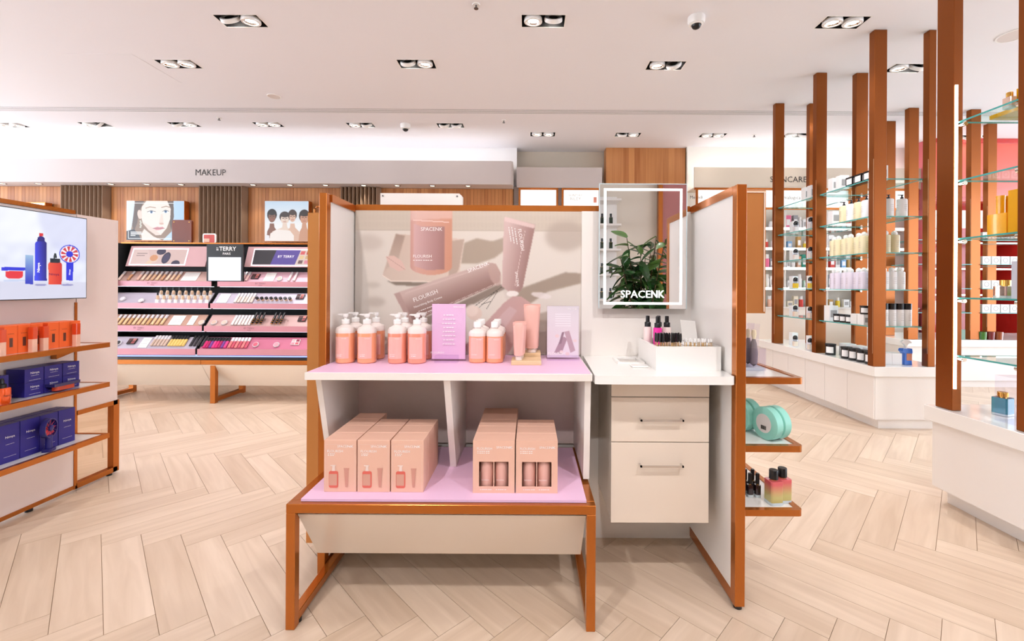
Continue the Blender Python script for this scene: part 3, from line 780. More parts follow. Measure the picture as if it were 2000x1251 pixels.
# printed poster of the range
def poster_art():
    c = Canvas(690, 1137, 405, 695, 360, (224, 214, 203))
    c.fill(c.inside([(690, 405), (1137, 405), (1137, 445), (690, 445)]), (206, 192, 176), 1, 1)
    c.fill(((np.sin(c.X * 2.1) * np.sin(c.Y * 2.3)) > .3) * (c.Y < 444), (196, 182, 166), .45)
    c.line((690, 445), (1137, 445), 1.4, (190, 178, 164), .8)
    c.fill(c.ell(1105, 455, 40, 30), (176, 160, 146), .65, 45)
    c.fill(c.ell(715, 470, 30, 16), (196, 182, 170), .6, 40); c.fill(c.ell(728, 590, 22, 10), (190, 176, 164), .7, 25); c.fill(c.ell(724, 556, 16, 6), (196, 184, 172), .7, 18)
    c.fill(c.inside([(690, 445), (700, 445), (716, 560), (722, 695), (690, 695)]), (196, 186, 176), .75, 6)  # darker left edge: the side panel's cast shadow painted into the print
    c.fill(c.inside([(905, 470), (930, 460), (960, 466), (985, 458), (990, 480), (965, 500), (930, 512), (898, 512)]), (168, 150, 132), .85, 4)
    c.fill(c.inside([(1000, 585), (1015, 562), (1105, 528), (1137, 530), (1137, 550), (1070, 568), (1025, 600)]), (160, 142, 126), .9, 4)
    c.fill(c.inside([(980, 560), (1010, 570), (1000, 600), (975, 640), (1060, 640), (1065, 695), (1030, 695)]), (206, 194, 184), .5, 6)
    c.fill(c.inside([(1053, 612), (1075, 606), (1085, 695), (1050, 695)]), (174, 158, 142), .8, 4)
    # dish
    c.fill(c.inside([(754, 548), (890, 552), (866, 560), (770, 556)]), (120, 104, 90), .8, 3)
    c.grad(c.inside([(770, 452), (905, 462), (897, 528), (884, 549), (760, 547), (744, 536)]), (760, 460), (210, 188, 172), (880, 545), (222, 204, 190), 1, 1)
    c.grad(c.inside([(770, 452), (788, 456), (774, 508), (756, 520), (747, 530)]), (768, 456), (166, 142, 128), (765, 525), (204, 182, 166), .9, 2)
    c.fill(c.inside([(880, 466), (905, 462), (895, 522), (886, 540), (874, 540)]), (182, 158, 142), .8, 2)
    c.line((744, 536), (760, 547), 2, (236, 220, 208)); c.line((760, 547), (884, 549), 2.4, (232, 214, 200))
    c.fill(c.inside([(750, 498), (766, 496), (782, 507), (790, 524), (776, 528), (758, 518)]), (224, 190, 178), 1, 1)
    c.line((752, 499), (788, 524), 1.4, (196, 158, 146), .8)
    # upright bottle
    b = np.maximum(c.inside([(799, 405), (881, 405), (881, 517), (799, 517)]), c.ell(840, 517, 41, 18))
    c.grad(b, (799, 0), (220, 172, 160), (881, 0), (210, 150, 124), 1, 1)
    c.grad(b * (c.X < 812), (799, 0), (200, 150, 138), (812, 0), (220, 176, 164), .8, 1)
    c.fill(c.inside([(799, 405), (881, 405), (881, 420), (799, 424)]), (232, 200, 190), .6, 4)
    c.line((805, 424), (874, 428), 2.5, (240, 214, 206), .7)
    c.grad(c.inside([(805, 431), (820, 437), (866, 437), (866, 524), (830, 525), (806, 517)]), (806, 0), (216, 176, 174), (866, 0), (168, 124, 120), 1, 1)
    # big lying tube
    tube = c.inside([(767, 574), (776, 570), (953, 509), (968, 512), (977, 530), (975, 548), (960, 558), (850, 608), (802, 634), (797, 630)])
    c.fill(c.inside([(800, 632), (860, 608), (975, 552), (990, 560), (900, 606), (830, 640)]), (108, 90, 78), .7, 3)
    c.grad(tube, (860, 545), (208, 182, 174), (882, 596), (140, 106, 98), 1, 1)
    c.fill(c.inside([(767, 574), (778, 570), (806, 632), (798, 632)]), (186, 156, 148), .9, 1)
    c.fill(c.ell(966, 533, 11, 24, -18), (192, 162, 152), .8, 2)
    c.line((790, 572), (950, 516), 3, (220, 198, 190), .5); c.line((826, 616), (968, 552), .9, (232, 214, 206), .8)
    # standing tube
    st = c.inside([(984, 416), (1045, 432), (1043, 446), (1021, 560), (1014, 569), (992, 567), (980, 557), (983, 440)])
    c.grad(st, (982, 500), (212, 184, 178), (1034, 508), (158, 122, 116), 1, 1)
    c.fill(c.inside([(984, 416), (1045, 432), (1043, 440), (984, 425)]), (226, 200, 194), .9, 1)
    c.fill(c.ell(1001, 572, 12, 6), (240, 232, 226), 1, 1); c.line((1025, 445), (1006, 556), .9, (240, 224, 218), .7)
    # lying bottle, petals, twigs
    c.grad(c.inside([(940, 640), (985, 590), (1002, 577), (1018, 577), (1036, 590), (1042, 604), (1018, 650), (992, 695), (914, 695), (906, 680)]), (960, 600), (196, 160, 156), (1020, 660), (214, 172, 166), 1, 1)
    c.fill(c.inside([(956, 640), (996, 597), (1010, 606), (975, 660)]), (212, 182, 182), .8, 1)
    c.fill(c.ell(1058, 575, 20, 6, 10), (236, 226, 222), .8, 2)
    for a_, b_ in (((926, 598), (980, 558)), ((935, 601), (966, 570)), ((940, 594), (958, 588)), ((950, 603), (972, 566))): c.line(a_, b_, 1.1, (70, 64, 56), .9)
    c.fill(c.ell(926, 612, 15, 14, 20), (226, 204, 190), 1, 1); c.fill(c.ell(921, 606, 12, 12), (238, 220, 208), .7, 2)
    return c


pz0, pz1, px0, px1 = .7985, 1.4275, -.768, .226
ob = obj('poster', G().box(px0, px1, 1.9125, 1.9175, pz0, pz1), WHITE, gd)
art = poster_art()
art.build('print', PRINT, (px0, 1.912, pz1), (1, 0, 0), (0, 0, 1), px1 - px0, pz1 - pz0, ob)
PY = 1.9113
def ptxt(s, px, py, wpx, ang=0):
    a = math.radians(ang); p = at(px, py, d=PY)
    text(s, p, wpx * PY / FPX, LETW, ob, (math.cos(a), 0, math.sin(a)), (-math.sin(a), 0, math.cos(a)))

def pbar(px, py, wpx, ang=0):
    a = math.radians(ang); p = at(px, py, d=PY); g = G()
    bar_into(g, p, wpx * PY / FPX, (math.cos(a), 0, math.sin(a)), (-math.sin(a), 0, math.cos(a)), .003); flat_obj('small_print', g, LETW, ob)
ptxt('SPACENK', 843, 447, 42); ptxt('FLOURISH', 825, 500, 36); pbar(826, 508, 38)
ptxt('FLOURISH', 831, 577, 50, 21); ptxt('Nourishing Body Creme', 836, 590, 58, 21); pbar(838, 600, 44, 21); pbar(836, 608, 36, 21); ptxt('SPACENK', 934, 521, 44, 22)
ptxt('FLOURISH', 1018, 468, 42, -81); pbar(1008, 462, 34, -81); pbar(1002, 460, 34, -81); pbar(996, 458, 30, -81); ptxt('SPACENK', 1010, 545, 30, -83)
# white screen back fixed above the rear of the stand
wsb = obj('screen_back', G().prism([(-.707, 1.36), (-.323, 1.36), (-.323, 1.522), (-.335, 1.533), (-.707, 1.533)], 'y', 2.05, 2.09), WHITE, gd)
obj('screen_bracket', G().box(-.56, -.46, 1.939, 2.049, 1.38, 1.44), GREY, gd)
for x in (-.695, -.345): obj('bolt', G().lathe([(0, 0), (.004, 0), (.004, .003), (0, .003)], 8, (0, 0, 0), M=Matrix.Translation((x, 2.05, 1.520)) @ Matrix.Rotation(PI / 2, 4, 'X')), GREY, wsb)

# outer side shelves on the right
for z, lab in ((.785, 'top'), (.548, 'middle'), (.325, 'bottom')):
    s_ = thing('side_shelf', f'{lab} copper rimmed side shelf with white insert, right of the vanity', 'shelf', (.85, 1.7, z), 'copper rimmed side shelves', world=True)
    rim = G(); out = rrect(.739, .957, 1.515, 1.93, .016); inn = rrect(.755, .937, 1.535, 1.912, .006)
    nn = len(out); rim.add([(a, b, z - .022) for a, b in out] + [(a, b, z - .022) for a, b in inn] + [(a, b, z) for a, b in out] + [(a, b, z) for a, b in inn],
        [f for i in range(nn) for j in [(i + 1) % nn] for f in ((i, j, nn + j, nn + i), (2 * nn + i, 3 * nn + i, 3 * nn + j, 2 * nn + j), (i, 2 * nn + i, 2 * nn + j, j), (nn + i, nn + j, 3 * nn + j, 3 * nn + i))])
    obj('rim', rim, COPPER, s_, True)
    obj('insert', G().box(.7555, .9365, 1.5355, 1.9115, z - .02, z - .004), GLOSSW, s_)

# ---- bench under the shelf
be = thing('display_bench', 'low copper framed display bench with slanted cream front and pink liner', 'bench', (-.28, 1.6, 0), world=True)
for x in (-.773, .185):
    for y in (1.385, 1.86): obj('leg', G().box(x, x + .029, y, y + .029, .0, .372), COPPER, be, bev=.0015)
    obj('floor_rail', G().box(x, x + .029, 1.414, 1.86, .012, .04), COPPER, be, bev=.0015)
    obj('side_rail', G().box(x, x + .029, 1.414, 1.86, .372, .4015), COPPER, be, bev=.0015)
    obj('levelling_foot', G().cyl(x + .02, 1.425, 0, .012, .011, 12), BLACK, be)
for y in (1.385, 1.86): obj('cross_rail', G().box(-.773, .214, y, y + .029, .372, .4015), COPPER, be, bev=.0015)
obj('top_board', G().box(-.744, .185, 1.414, 1.86, .376, .398), COPPER, be)
obj('front_panel', G().prism([(1.400, .362), (1.415, .366), (1.552, .158), (1.535, .155)], 'x', -.743, .184), CREAM, be)
obj('front_panel', G().prism([(1.415, .366), (1.855, .366), (1.855, .158), (1.552, .158)], 'x', -.738, .18), CREAM, be)
obj('liner', G().box(-.734, .186, 1.402, 1.86, .4025, .4105), PINK, be)

# ---- vanity counter with drawers
va_ = thing('vanity_unit', 'white makeup vanity counter with two cream drawers under a lit mirror', 'vanity', (.46, 1.7, .24), world=True)
obj('counter', G().prism([(.222, 1.477), (.2385, 1.474), (.690, 1.474), (.696, 1.48), (.696, 1.512), (.703, 1.515), (.703, 1.904), (.235, 1.904)], 'z', .768, .7965), GLOSSW, va_)
obj('cabinet', G().box(.303, .655, 1.607, 1.903, .24, .767), CREAM, va_)
obj('fascia', G().box(.300, .657, 1.589, 1.607, .6985, .767), CREAM, va_)
for z0, z1, hz in ((.5335, .6955, .618), (.238, .5305, .453)):
    d_ = obj('drawer', G().box(.300, .657, 1.589, 1.607, z0, z1), CREAM, va_, bev=.001)
    hx0, hx1 = .401, .557
    obj('handle', G().box(hx0, hx1, 1.563, 1.569, hz - .003, hz + .003).box(hx0, hx0 + .006, 1.563, 1.589, hz - .003, hz + .003).box(hx1 - .006, hx1, 1.563, 1.589, hz - .003, hz + .003), CHROME, d_)

# ---- lit mirror
mi = thing('lit_mirror', 'rectangular mirror with glowing border and glowing lettering above the vanity', 'mirror', (.485, 1.88, 1.005), world=True)
MX0, MX1, MZ0, MZ1, MY = .297, .668, 1.005, 1.537, 1.862
obj('back_case', G().box(MX0 + .03, MX1 - .03, MY + .005, 1.904, MZ0 + .03, MZ1 - .03), WHITE, mi)
obj('mirror_glass', G().box(MX0, MX1, MY, MY + .004, MZ0, MZ1, 0, 0), [MIRROR], mi)
bx0, bx1, bz0, bz1, bw = MX0 + .018, MX1 - .018, MZ0 + .018, MZ1 - .018, .0095
obj('light_border', G().box(bx0, bx1, MY - .0012, MY - .0002, bz1 - bw, bz1).box(bx0, bx1, MY - .0012, MY - .0002, bz0, bz0 + bw).box(bx0, bx0 + bw, MY - .0012, MY - .0002, bz0 + bw, bz1 - bw).box(bx1 - bw, bx1, MY - .0012, MY - .0002, bz0 + bw, bz1 - bw), MLED, mi)
g = G(); text_into(g, 'SPACE', at(1241.5, 574, d=MY - .0015), .126, height=.031); text_into(g, 'NK', at(1285, 574, d=MY - .0015), .056, height=.031, thick=True)
flat_obj('glowing_lettering', g, MLED, mi)
obj('edge_strip', G().box(MX0 - .003, MX0, MY - .001, MY + .006, MZ0, MZ1).box(MX1, MX1 + .003, MY - .001, MY + .006, MZ0, MZ1).box(MX0 - .003, MX1 + .003, MY - .001, MY + .006, MZ1, MZ1 + .003), mat('glass_edge_pale', (206, 226, 230), .1), mi)

# ================================================================ GOODS ON THE PINK SHELF
def pump_bottle(liq):
    def b():
        r = .0355
        body = G().lathe([(0, 0), (r - .004, 0), (r, .004), (r, .113), (r, .116)], 28)
        up = G().lathe([(r, .116), (r, .128), (r - .004, .137), (.02, .143), (.0145, .147), (.0145, .152), (0, .152)], 28)
        pump = G().lathe([(0, .152), (.0155, .152), (.0155, .166), (.0135, .168), (.006, .169), (.006, .180), (0, .180)], 20)
        head = G().lathe([(0, .178), (.0105, .178), (.0115, .183), (.0115, .190), (0, .191)], 16)
        head.prism([(-.031, .186), (-.010, .183), (-.008, .190), (-.026, .190)], 'y', -.005, .005)
        lab = G(); n = 8
        for k in range(n):
            a0, a1 = [-PI / 2 + (-.78 + 1.56 * q / n) for q in (k, k + 1)]; R = r + .0006
            lab.add([(R * math.cos(a0), R * math.sin(a0), .020), (R * math.cos(a1), R * math.sin(a1), .020), (R * math.cos(a1), R * math.sin(a1), .103), (R * math.cos(a0), R * math.sin(a0), .103)], [(0, 1, 2, 3)])
        tx = G(); text_into(tx, 'SPACENK', (.012, -r - .0012, .097), .020); text_into(tx, 'FLOURISH', (-.006, -r - .0012, .036), .020); bar_into(tx, (-.006, -r - .0012, .030), .018)
        tm = bpy.data.meshes.new('lettering'); tm.from_pydata(tx.v, [], tx.f); tm.materials.append(LETW)
        return [('body', mesh('body', body, liq, True), None), ('shoulder', mesh('shoulder', up, CLEARP, True), None), ('collar', mesh('collar', pump, PLW, True), None),
                ('pump_head', mesh('pump_head', head, PLW, True), None), ('label', mesh('label', lab, LABELP, True), None), ('lettering', tm, 'label')]
    return b


def cap_bottle():
    r = .0345
    body = G().lathe([(0, 0), (r - .004, 0), (r, .004), (r, .104)], 28)
    up = G().lathe([(r, .104), (r, .116), (r - .004, .124), (.018, .130), (.013, .133), (.013, .138), (0, .138)], 28)
    cap = G().lathe([(0, .138), (.0155, .138), (.0155, .158), (.014, .160), (0, .160)], 20)
    lab = G(); n = 8
    for k in range(n):
        a0, a1 = [-PI / 2 + (-.8 + 1.6 * q / n) for q in (k, k + 1)]; R = r + .0006
        lab.add([(R * math.cos(a0), R * math.sin(a0), .018), (R * math.cos(a1), R * math.sin(a1), .018), (R * math.cos(a1), R * math.sin(a1), .100), (R * math.cos(a0), R * math.sin(a0), .100)], [(0, 1, 2, 3)])
    tx = G(); text_into(tx, 'SPACENK', (.010, -r - .0012, .093), .020); text_into(tx, 'FLOURISH', (-.008, -r - .0012, .034), .020)
    tm = bpy.data.meshes.new('lettering'); tm.from_pydata(tx.v, [], tx.f); tm.materials.append(LETW)
    return [('body', mesh('body', body, LIQUID, True), None), ('shoulder', mesh('shoulder', up, CLEARP, True), None), ('cap', mesh('cap', cap, PLW, True), None), ('label', mesh('label', lab, LABELP, True), None), ('lettering', tm, 'label')]


SHZ = .7973
for gi, (xs, liq, where) in enumerate((((-.722, -.637), LIQUID, 'nearest the copper post'), ((-.518, -.441), LIQUID2, 'beside the pink notice'))):
    for xi, x in enumerate(xs):
        for ri, y in enumerate((1.705, 1.80)):
            inst(('pump', gi), pump_bottle(liq), 'pump_bottle', f'peach pump bottle in the group {where}, {["left", "right"][xi]} one of the {["front", "back"][ri]} pair', 'bottle', (x + .002 * ri, y, SHZ), rotz=.1 * (xi - .5), group='peach pump bottles on the pink shelf')
for xi, x in enumerate((-.207, -.138)):
    for ri, y in enumerate((1.728, 1.802, 1.872)):
        inst('capb', cap_bottle, 'capped_bottle', f'peach bottle with flat white cap, {["left", "right"][xi]} file, {["front", "middle", "back"][ri]} one', 'bottle', (x, y, SHZ), group='white capped peach bottles on the pink shelf')

# notices in acrylic holders
e = thing('pink_notice', 'lilac pink price notice in a clear holder on the pink shelf', 'sign', (-.325, 1.74, SHZ), world=True)
obj('card', G().box(-.391, -.257, 1.742, 1.744, .806, 1.026), mat('pink_card', (255, 216, 238), .5), e)
obj('holder', G().box(-.393, -.255, 1.738, 1.7405, .7974, 1.028).box(-.393, -.255, 1.7455, 1.748, .7974, 1.028), ACRYL, e)
obj('holder_foot', G().box(-.372, -.282, 1.700, 1.7375, .7974, .824), ACRYL, e)
text('SPACENK', (-.283, 1.7372, 1.014), .045, LETW, e); g = G()
for k in range(8): bar_into(g, (-.322, 1.7372, .982 - .0165 * k), .045 + .005 * (k % 3), hgt=.003)
flat_obj('small_print', g, LETW, e); text('FLOURISH', (-.368, 1.7372, .832), .052, LETW, e)
e = thing('clear_notice', 'clear acrylic notice with lilac picture beside the wooden tube stand', 'sign', (.137, 1.80, SHZ), world=True)
c = Canvas(0, 132, 0, 220, 110, (214, 204, 214))
c.grad(c.inside([(0, 0), (132, 0), (132, 220), (0, 220)]), (0, 0), (222, 214, 220), (0, 220), (236, 222, 232))
c.fill(c.inside([(30, 200), (52, 150), (70, 130), (84, 140), (60, 205)]), (176, 146, 160), 1, 1); c.fill(c.inside([(72, 110), (92, 105), (118, 190), (98, 200)]), (190, 160, 172), 1, 1)
c.fill(c.inside([(72, 110), (62, 112), (48, 165), (60, 160)]), (152, 124, 138), 1, 1)
for q in ((42, 128, 9), (116, 148, 8), (60, 196, 8), (85, 204, 9)): c.fill(c.ell(q[0], q[1], q[2], q[2] * .8), (236, 212, 214), 1, 1)
for k in range(6): c.line((34, 34 + 10 * k), (98, 34 + 10 * k), 2.5, (246, 240, 246), .9)
c.build('picture', PRINT, (.072, 1.800, 1.017), (1, 0, 0), (0, 0, 1), .131, .212, e)
obj('holder', G().box(.070, .205, 1.8015, 1.805, .7974, 1.019), ACRYL, e)
obj('holder_foot', G().box(.072, .203, 1.765, 1.799, .7974, .815), ACRYL, e)
text('SPACENK', (.175, 1.799, 1.006), .04, LETW, e); text('FLOURISH', (.112, 1.799, .822), .07, LETW, e)

# wooden stand with tubes
o = obj('tube_stand', G().box(-.070, .045, 1.66, 1.76, SHZ, SHZ + .016).box(-.055, .045, 1.765, 1.86, SHZ, SHZ + .03), BLOND, None, bev=.001); tag(o, 'small pale wooden stand holding cream tubes', 'stand')
def cream_tube(w, h):
    def b():
        n = 16; g = G(); rings = []
        for t in (0, .15, .45, .8, .97, 1.0):
            ry = w * .36 * (1 - t) ** .7 + .0022; rx = w * .40 * (1 - t) + w * .5 * t; z = .018 + (h - .018) * t
            rings.append([(rx * math.cos(2 * PI * k / n), ry * math.sin(2 * PI * k / n), z) for k in range(n)])
        vs = [p for r in rings for p in r]; fs = [(i * n + k, i * n + (k + 1) % n, (i + 1) * n + (k + 1) % n, (i + 1) * n + k) for i in range(len(rings) - 1) for k in range(n)]
        g.add(vs, fs + [tuple(range(n)), tuple(range(len(vs) - n, len(vs)))])
        cap = G().lathe([(0, 0), (w * .28, 0), (w * .28, .018), (0, .018)], 16)
        cr = G().box(-w * .5, w * .5, -.003, .003, h - .012, h + .001)
        return [('body', mesh('body', g, BLUSHTUBE, True), None), ('cap', mesh('cap', cap, CLEARP, True), None), ('crimp', mesh('crimp', cr, BLUSHTUBE), None)]
    return b
for k, y in enumerate((1.685, 1.712, 1.739)):
    inst('tubeS', cream_tube(.046, .145), 'hand_cream_tube', f'small blush cream tube on the wooden stand, {["front", "middle", "back"][k]} one of three', 'tube', (-.042 + .003 * k, y, SHZ + .0165), group='small blush tubes on the wooden stand')
for k, y in enumerate((1.79, 1.838)):
    inst('tubeL', cream_tube(.066, .195), 'body_cream_tube', f'large blush cream tube on the wooden stand, {["front", "back"][k]} one of two', 'tube', (.008 + .004 * k, y, SHZ + .0305), group='large blush tubes on the wooden stand')

# ---- cartons on the bench
BZ = .4106
def gift_box(front):
    w, d, h = .108, .076, .173
    def b():
        ps = [('body', mesh('body', G().box(-w / 2, w / 2, 0, d, 0, h), PEACHBOX, bev=.0008), None)]
        if front:
            y = -.0006; g = G(); text_into(g, 'SPACE', (.006, y, .152), .031, height=.0075); text_into(g, 'NK', (.034, y, .152), .021, height=.0075, thick=True); text_into(g, 'FLOURISH', (-.017, y, .136), .052)
            bar_into(g, (-.028, y, .127), .026); bar_into(g, (-.030, y, .122), .022)
            tm = bpy.data.meshes.new('lettering'); tm.from_pydata(g.v, [], g.f); tm.materials.append(LETW); ps.append(('lettering', tm, None))
            g = G()
            def rect(x0, x1, z0, z1, mi): g.add([(x0, y, z0), (x1, y, z0), (x1, y, z1), (x0, y, z1)], [(0, 1, 2, 3)], mi)
            def plg(pts, mi): g.add([(a, y - .0002, b_) for a, b_ in pts], [tuple(range(len(pts)))], mi)
            plg(rrect(-.037, -.006, .014, .070, .006, 3), 0); 
            y -= .0002; plg(rrect(-.036, -.010, .022, .060, .001, 1), 1); plg([(-.027, .070), (-.016, .070), (-.017, .078), (-.017, .084), (-.013, .090), (-.032, .090), (-.032, .087), (-.025, .086), (-.026, .078)], 2)
            plg([(.012, .080), (.031, .080), (.029, .070), (.026, .024), (.025, .016), (.018, .016), (.017, .024), (.014, .070)], 3)
            y += .0002; rect(-.049, .049, .158, .1585, 2); rect(-.049, -.0485, .006, .158, 2); rect(.0485, .049, .006, .158, 2)
            im = bpy.data.meshes.new('printed_picture'); im.from_pydata(g.v, [], g.f)
            for m_ in (mat('print_coral', (226, 108, 92), .5), mat('print_blush', (214, 160, 138), .5), mat('print_pale', (240, 216, 204), .5), mat('print_tube', (212, 152, 134), .5)): im.materials.append(m_)
            im.polygons.foreach_set('material_index', g.m); ps.append(('printed_picture', im, None))
        return ps
    return b
for ci, (x, nr) in enumerate(((-.629, 4), (-.5175, 3), (-.4055, 3))):
    for ri in range(nr):
        inst(('gift', ri == 0), gift_box(ri == 0), 'gift_carton', f'blush gift carton with pump picture on the bench, {["left", "middle", "right"][ci]} file, {ORD[ri]} from the front', 'carton', (x, 1.450 + .0775 * ri, BZ), group='blush gift cartons on the bench')


def window_box(front):
    w, d, h = .139, .076, .174
    def b():
        if not front: return [('body', mesh('body', G().box(-w / 2, w / 2, 0, d, 0, h), PEACHBOX, bev=.0008), None)]
        g = G(); t = .0015; wx, wz0, wz1 = .049, .022, .104
        g.box(-w / 2, -wx, 0, t, 0, h).box(wx, w / 2, 0, t, 0, h).box(-wx, wx, 0, t, 0, wz0).box(-wx, wx, 0, t, wz1, h)
        g.box(-w / 2, -w / 2 + t, t, d, 0, h).box(w / 2 - t, w / 2, t, d, 0, h).box(-w / 2 + t, w / 2 - t, t, d, h - t, h).box(-w / 2 + t, w / 2 - t, t, d, 0, t).box(-w / 2 + t, w / 2 - t, d - t, d, t, h - t)
        g.box(-.0015, .0015, t, .02, wz0, wz1)
        tb = [mesh('inner_tube', G().lathe([(0, 0), (.021, 0), (.022, .004), (.022, .094), (.020, .097), (0, .097)], 20, (sx, .030, .004)), BLUSHTUBE, True) for sx in (-.025, .025)]
        tx = G(); y = -.0006; text_into(tx, 'FLOURISH', (-.031, y, .148), .05); bar_into(tx, (-.034, y, .139), .042); bar_into(tx, (-.034, y, .133), .042)
        text_into(tx, 'SPACE', (.024, y, .152), .031, height=.0075); text_into(tx, 'NK', (.052, y, .152), .021, height=.0075, thick=True); bar_into(tx, (-.025, y, .012), .04); bar_into(tx, (.025, y, .012), .036)
        for sx in (-.025, .025): text_into(tx, 'FLOURISH', (sx - .004, .0073, .040), .024)
        tm = bpy.data.meshes.new('lettering'); tm.from_pydata(tx.v, [], tx.f); tm.materials.append(LETW)
        return [('body', mesh('body', g, PEACHBOX), None), ('inner_tube', tb[0], None), ('inner_tube', tb[1], None), ('lettering', tm, None)]
    return b
for ci, (x, nr) in enumerate(((-.117, 5), (.026, 3))):
    for ri in range(nr):
        e = inst(('win', ri == 0), window_box(ri == 0), 'window_carton', f'blush carton with tube window on the bench, {["left", "right"][ci]} file, {ORD[ri]} from the front', 'carton', (x, 1.448 + .0775 * ri, BZ), group='blush window cartons on the bench')

# ================================================================ GOODS ON THE VANITY
cz = .7967
bo = thing('cosmetic_organiser', 'white open organiser box on the vanity counter', 'organiser', (.572, 1.70, cz), world=True)
ox0, ox1, oy0, oy1, ot = .457, .692, 1.572, 1.83, .884
obj('front_wall', G().box(ox0, ox1, oy0, oy0 + .008, cz, ot), GLOSSW, bo)
obj('back_wall', G().box(ox0, ox1, oy1 - .008, oy1, cz, ot), GLOSSW, bo)
for x in (ox0, ox1 - .008): obj('side_wall', G().box(x, x + .008, oy0 + .008, oy1 - .008, cz, ot), GLOSSW, bo)
obj('base', G().box(ox0 + .008, ox1 - .008, oy0 + .008, oy1 - .008, cz, cz + .006), GLOSSW, bo)
obj('divider', G().box(ox0 + .008, ox1 - .008, 1.645, 1.650, cz + .006, ot - .004), GLOSSW, bo)
obj('divider', G().box(.566, .571, oy0 + .008, 1.645, cz + .006, ot - .004), GLOSSW, bo)
obj('lid_deck', G().box(.585, ox1 - .008, 1.650, oy1 - .008, ot - .012, ot - .004), GLOSSW, bo)
obj('finger_hole', G().lathe([(0, 0), (.014, 0), (.014, .0008), (0, .0008)], 20, (.647, 1.69, ot - .004), sy=.7), mat('soft_grey', (200, 194, 188), .5), bo)


def spray(body):
    def b():
        r = .017
        return [('body', mesh('body', G().lathe([(0, 0), (r, 0), (r, .128), (r * .9, .133), (0, .133)], 20), body, True), None),
                ('collar', mesh('collar', G().lathe([(0, .133), (.0125, .133), (.0125, .150), (.011, .152), (0, .152)], 16), BLACK, True), None),
                ('nozzle', mesh('nozzle', G().lathe([(0, .152), (.008, .152), (.0078, .176), (.006, .178), (0, .178)], 14), BLACK, True), None)]
    return b
SPK = mat('blush_spray', (244, 222, 216), .2)
bz = cz + .0065
for k, (x, y, m_, lab) in enumerate(((.484, 1.785, SPK, 'clear blush spray bottle with black nozzle, nearest the mirror corner'), (.512, 1.742, LIPINK, 'hot pink spray bottle with black nozzle in the organiser'),
                                     (.530, 1.79, SPK, 'clear blush spray bottle directly behind the hot pink one'), (.558, 1.77, SPK, 'clear blush spray bottle right of the hot pink one'))):
    inst(('spray', m_.name), spray(m_), 'spray_bottle', lab, 'bottle', (x, y, bz + .022 * 0), group='spray bottles in the organiser')
def wand():
    return [('handle', mesh('handle', G().lathe([(0, 0), (.0017, 0), (.0017, .092), (0, .092)], 6), BAMBOO, True), None),
            ('bristles', mesh('bristles', G().lathe([(0, .090), (.0032, .092), (.0042, .10), (.0038, .108), (.0042, .115), (.003, .124), (0, .126)], 7), BLACK, True), None)]
rr = random.Random(5)
for k in range(22):
    x = .468 + .0088 * (k % 11) + rr.uniform(-.001, .001); y = 1.605 + .02 * (k // 11)
    inst('wand', wand, 'mascara_wand', 'black bristled bamboo mascara wand in the bunch in the organiser', 'brush', (x, y, bz + .0005), group='mascara wands in the organiser', rot=(rr.uniform(-.06, .06), rr.uniform(-.03, .03), 0))
def swab():
    return [('stick', mesh('stick', G().lathe([(0, 0), (.0013, 0), (.0013, .092), (0, .092)], 6), BAMBOO, True), None),
            ('tip', mesh('tip', G().lathe([(0, .090), (.0028, .093), (.003, .099), (.0018, .104), (0, .105)], 7), PLW, True), None)]
for k in range(26):
    x = .580 + .0075 * (k % 13); y = 1.60 + .02 * (k // 13)
    inst('swab', swab, 'cotton_swab', 'white tipped bamboo cotton swab in the bunch in the organiser', 'cotton swab', (x, y, bz + .0005), group='cotton swabs in the organiser', rot=(rr.uniform(-.06, .06), rr.uniform(-.03, .03), 0))
g = G().box(-.035, .035, 0, .0015, 0, .085); g.xf(Matrix.Translation((.655, 1.775, ot - .0035)) @ Matrix.Rotation(-.35, 4, 'X') @ Matrix.Rotation(.25, 4, 'Z'))
tag(obj('tissue_card', g, GLOSSW), 'white card leaning at the back of the organiser', 'card')
g = G(); y0, y1 = 1.70, 1.80
e = thing('palette_tray', 'small white framed palette mirror lying on the vanity counter', 'tray', (.39, 1.75, cz), world=True)
obj('frame', G().box(.345, .450, 1.70, 1.712, cz, cz + .008).box(.345, .450, 1.80, 1.812, cz, cz + .008).box(.345, .357, 1.712, 1.80, cz, cz + .008).box(.438, .450, 1.712, 1.80, cz, cz + .008), GLOSSW, e)
obj('mirror_plate', G().box(.357, .438, 1.712, 1.80, cz, cz + .003), mat('satin_plate', (214, 206, 198), .15, .6), e)
tag(obj('tissue_packet', G().box(.385, .445, 1.625, 1.675, cz, cz + .006), GLOSSW, bev=.002), 'flat white packet in front of the palette tray', 'packet')

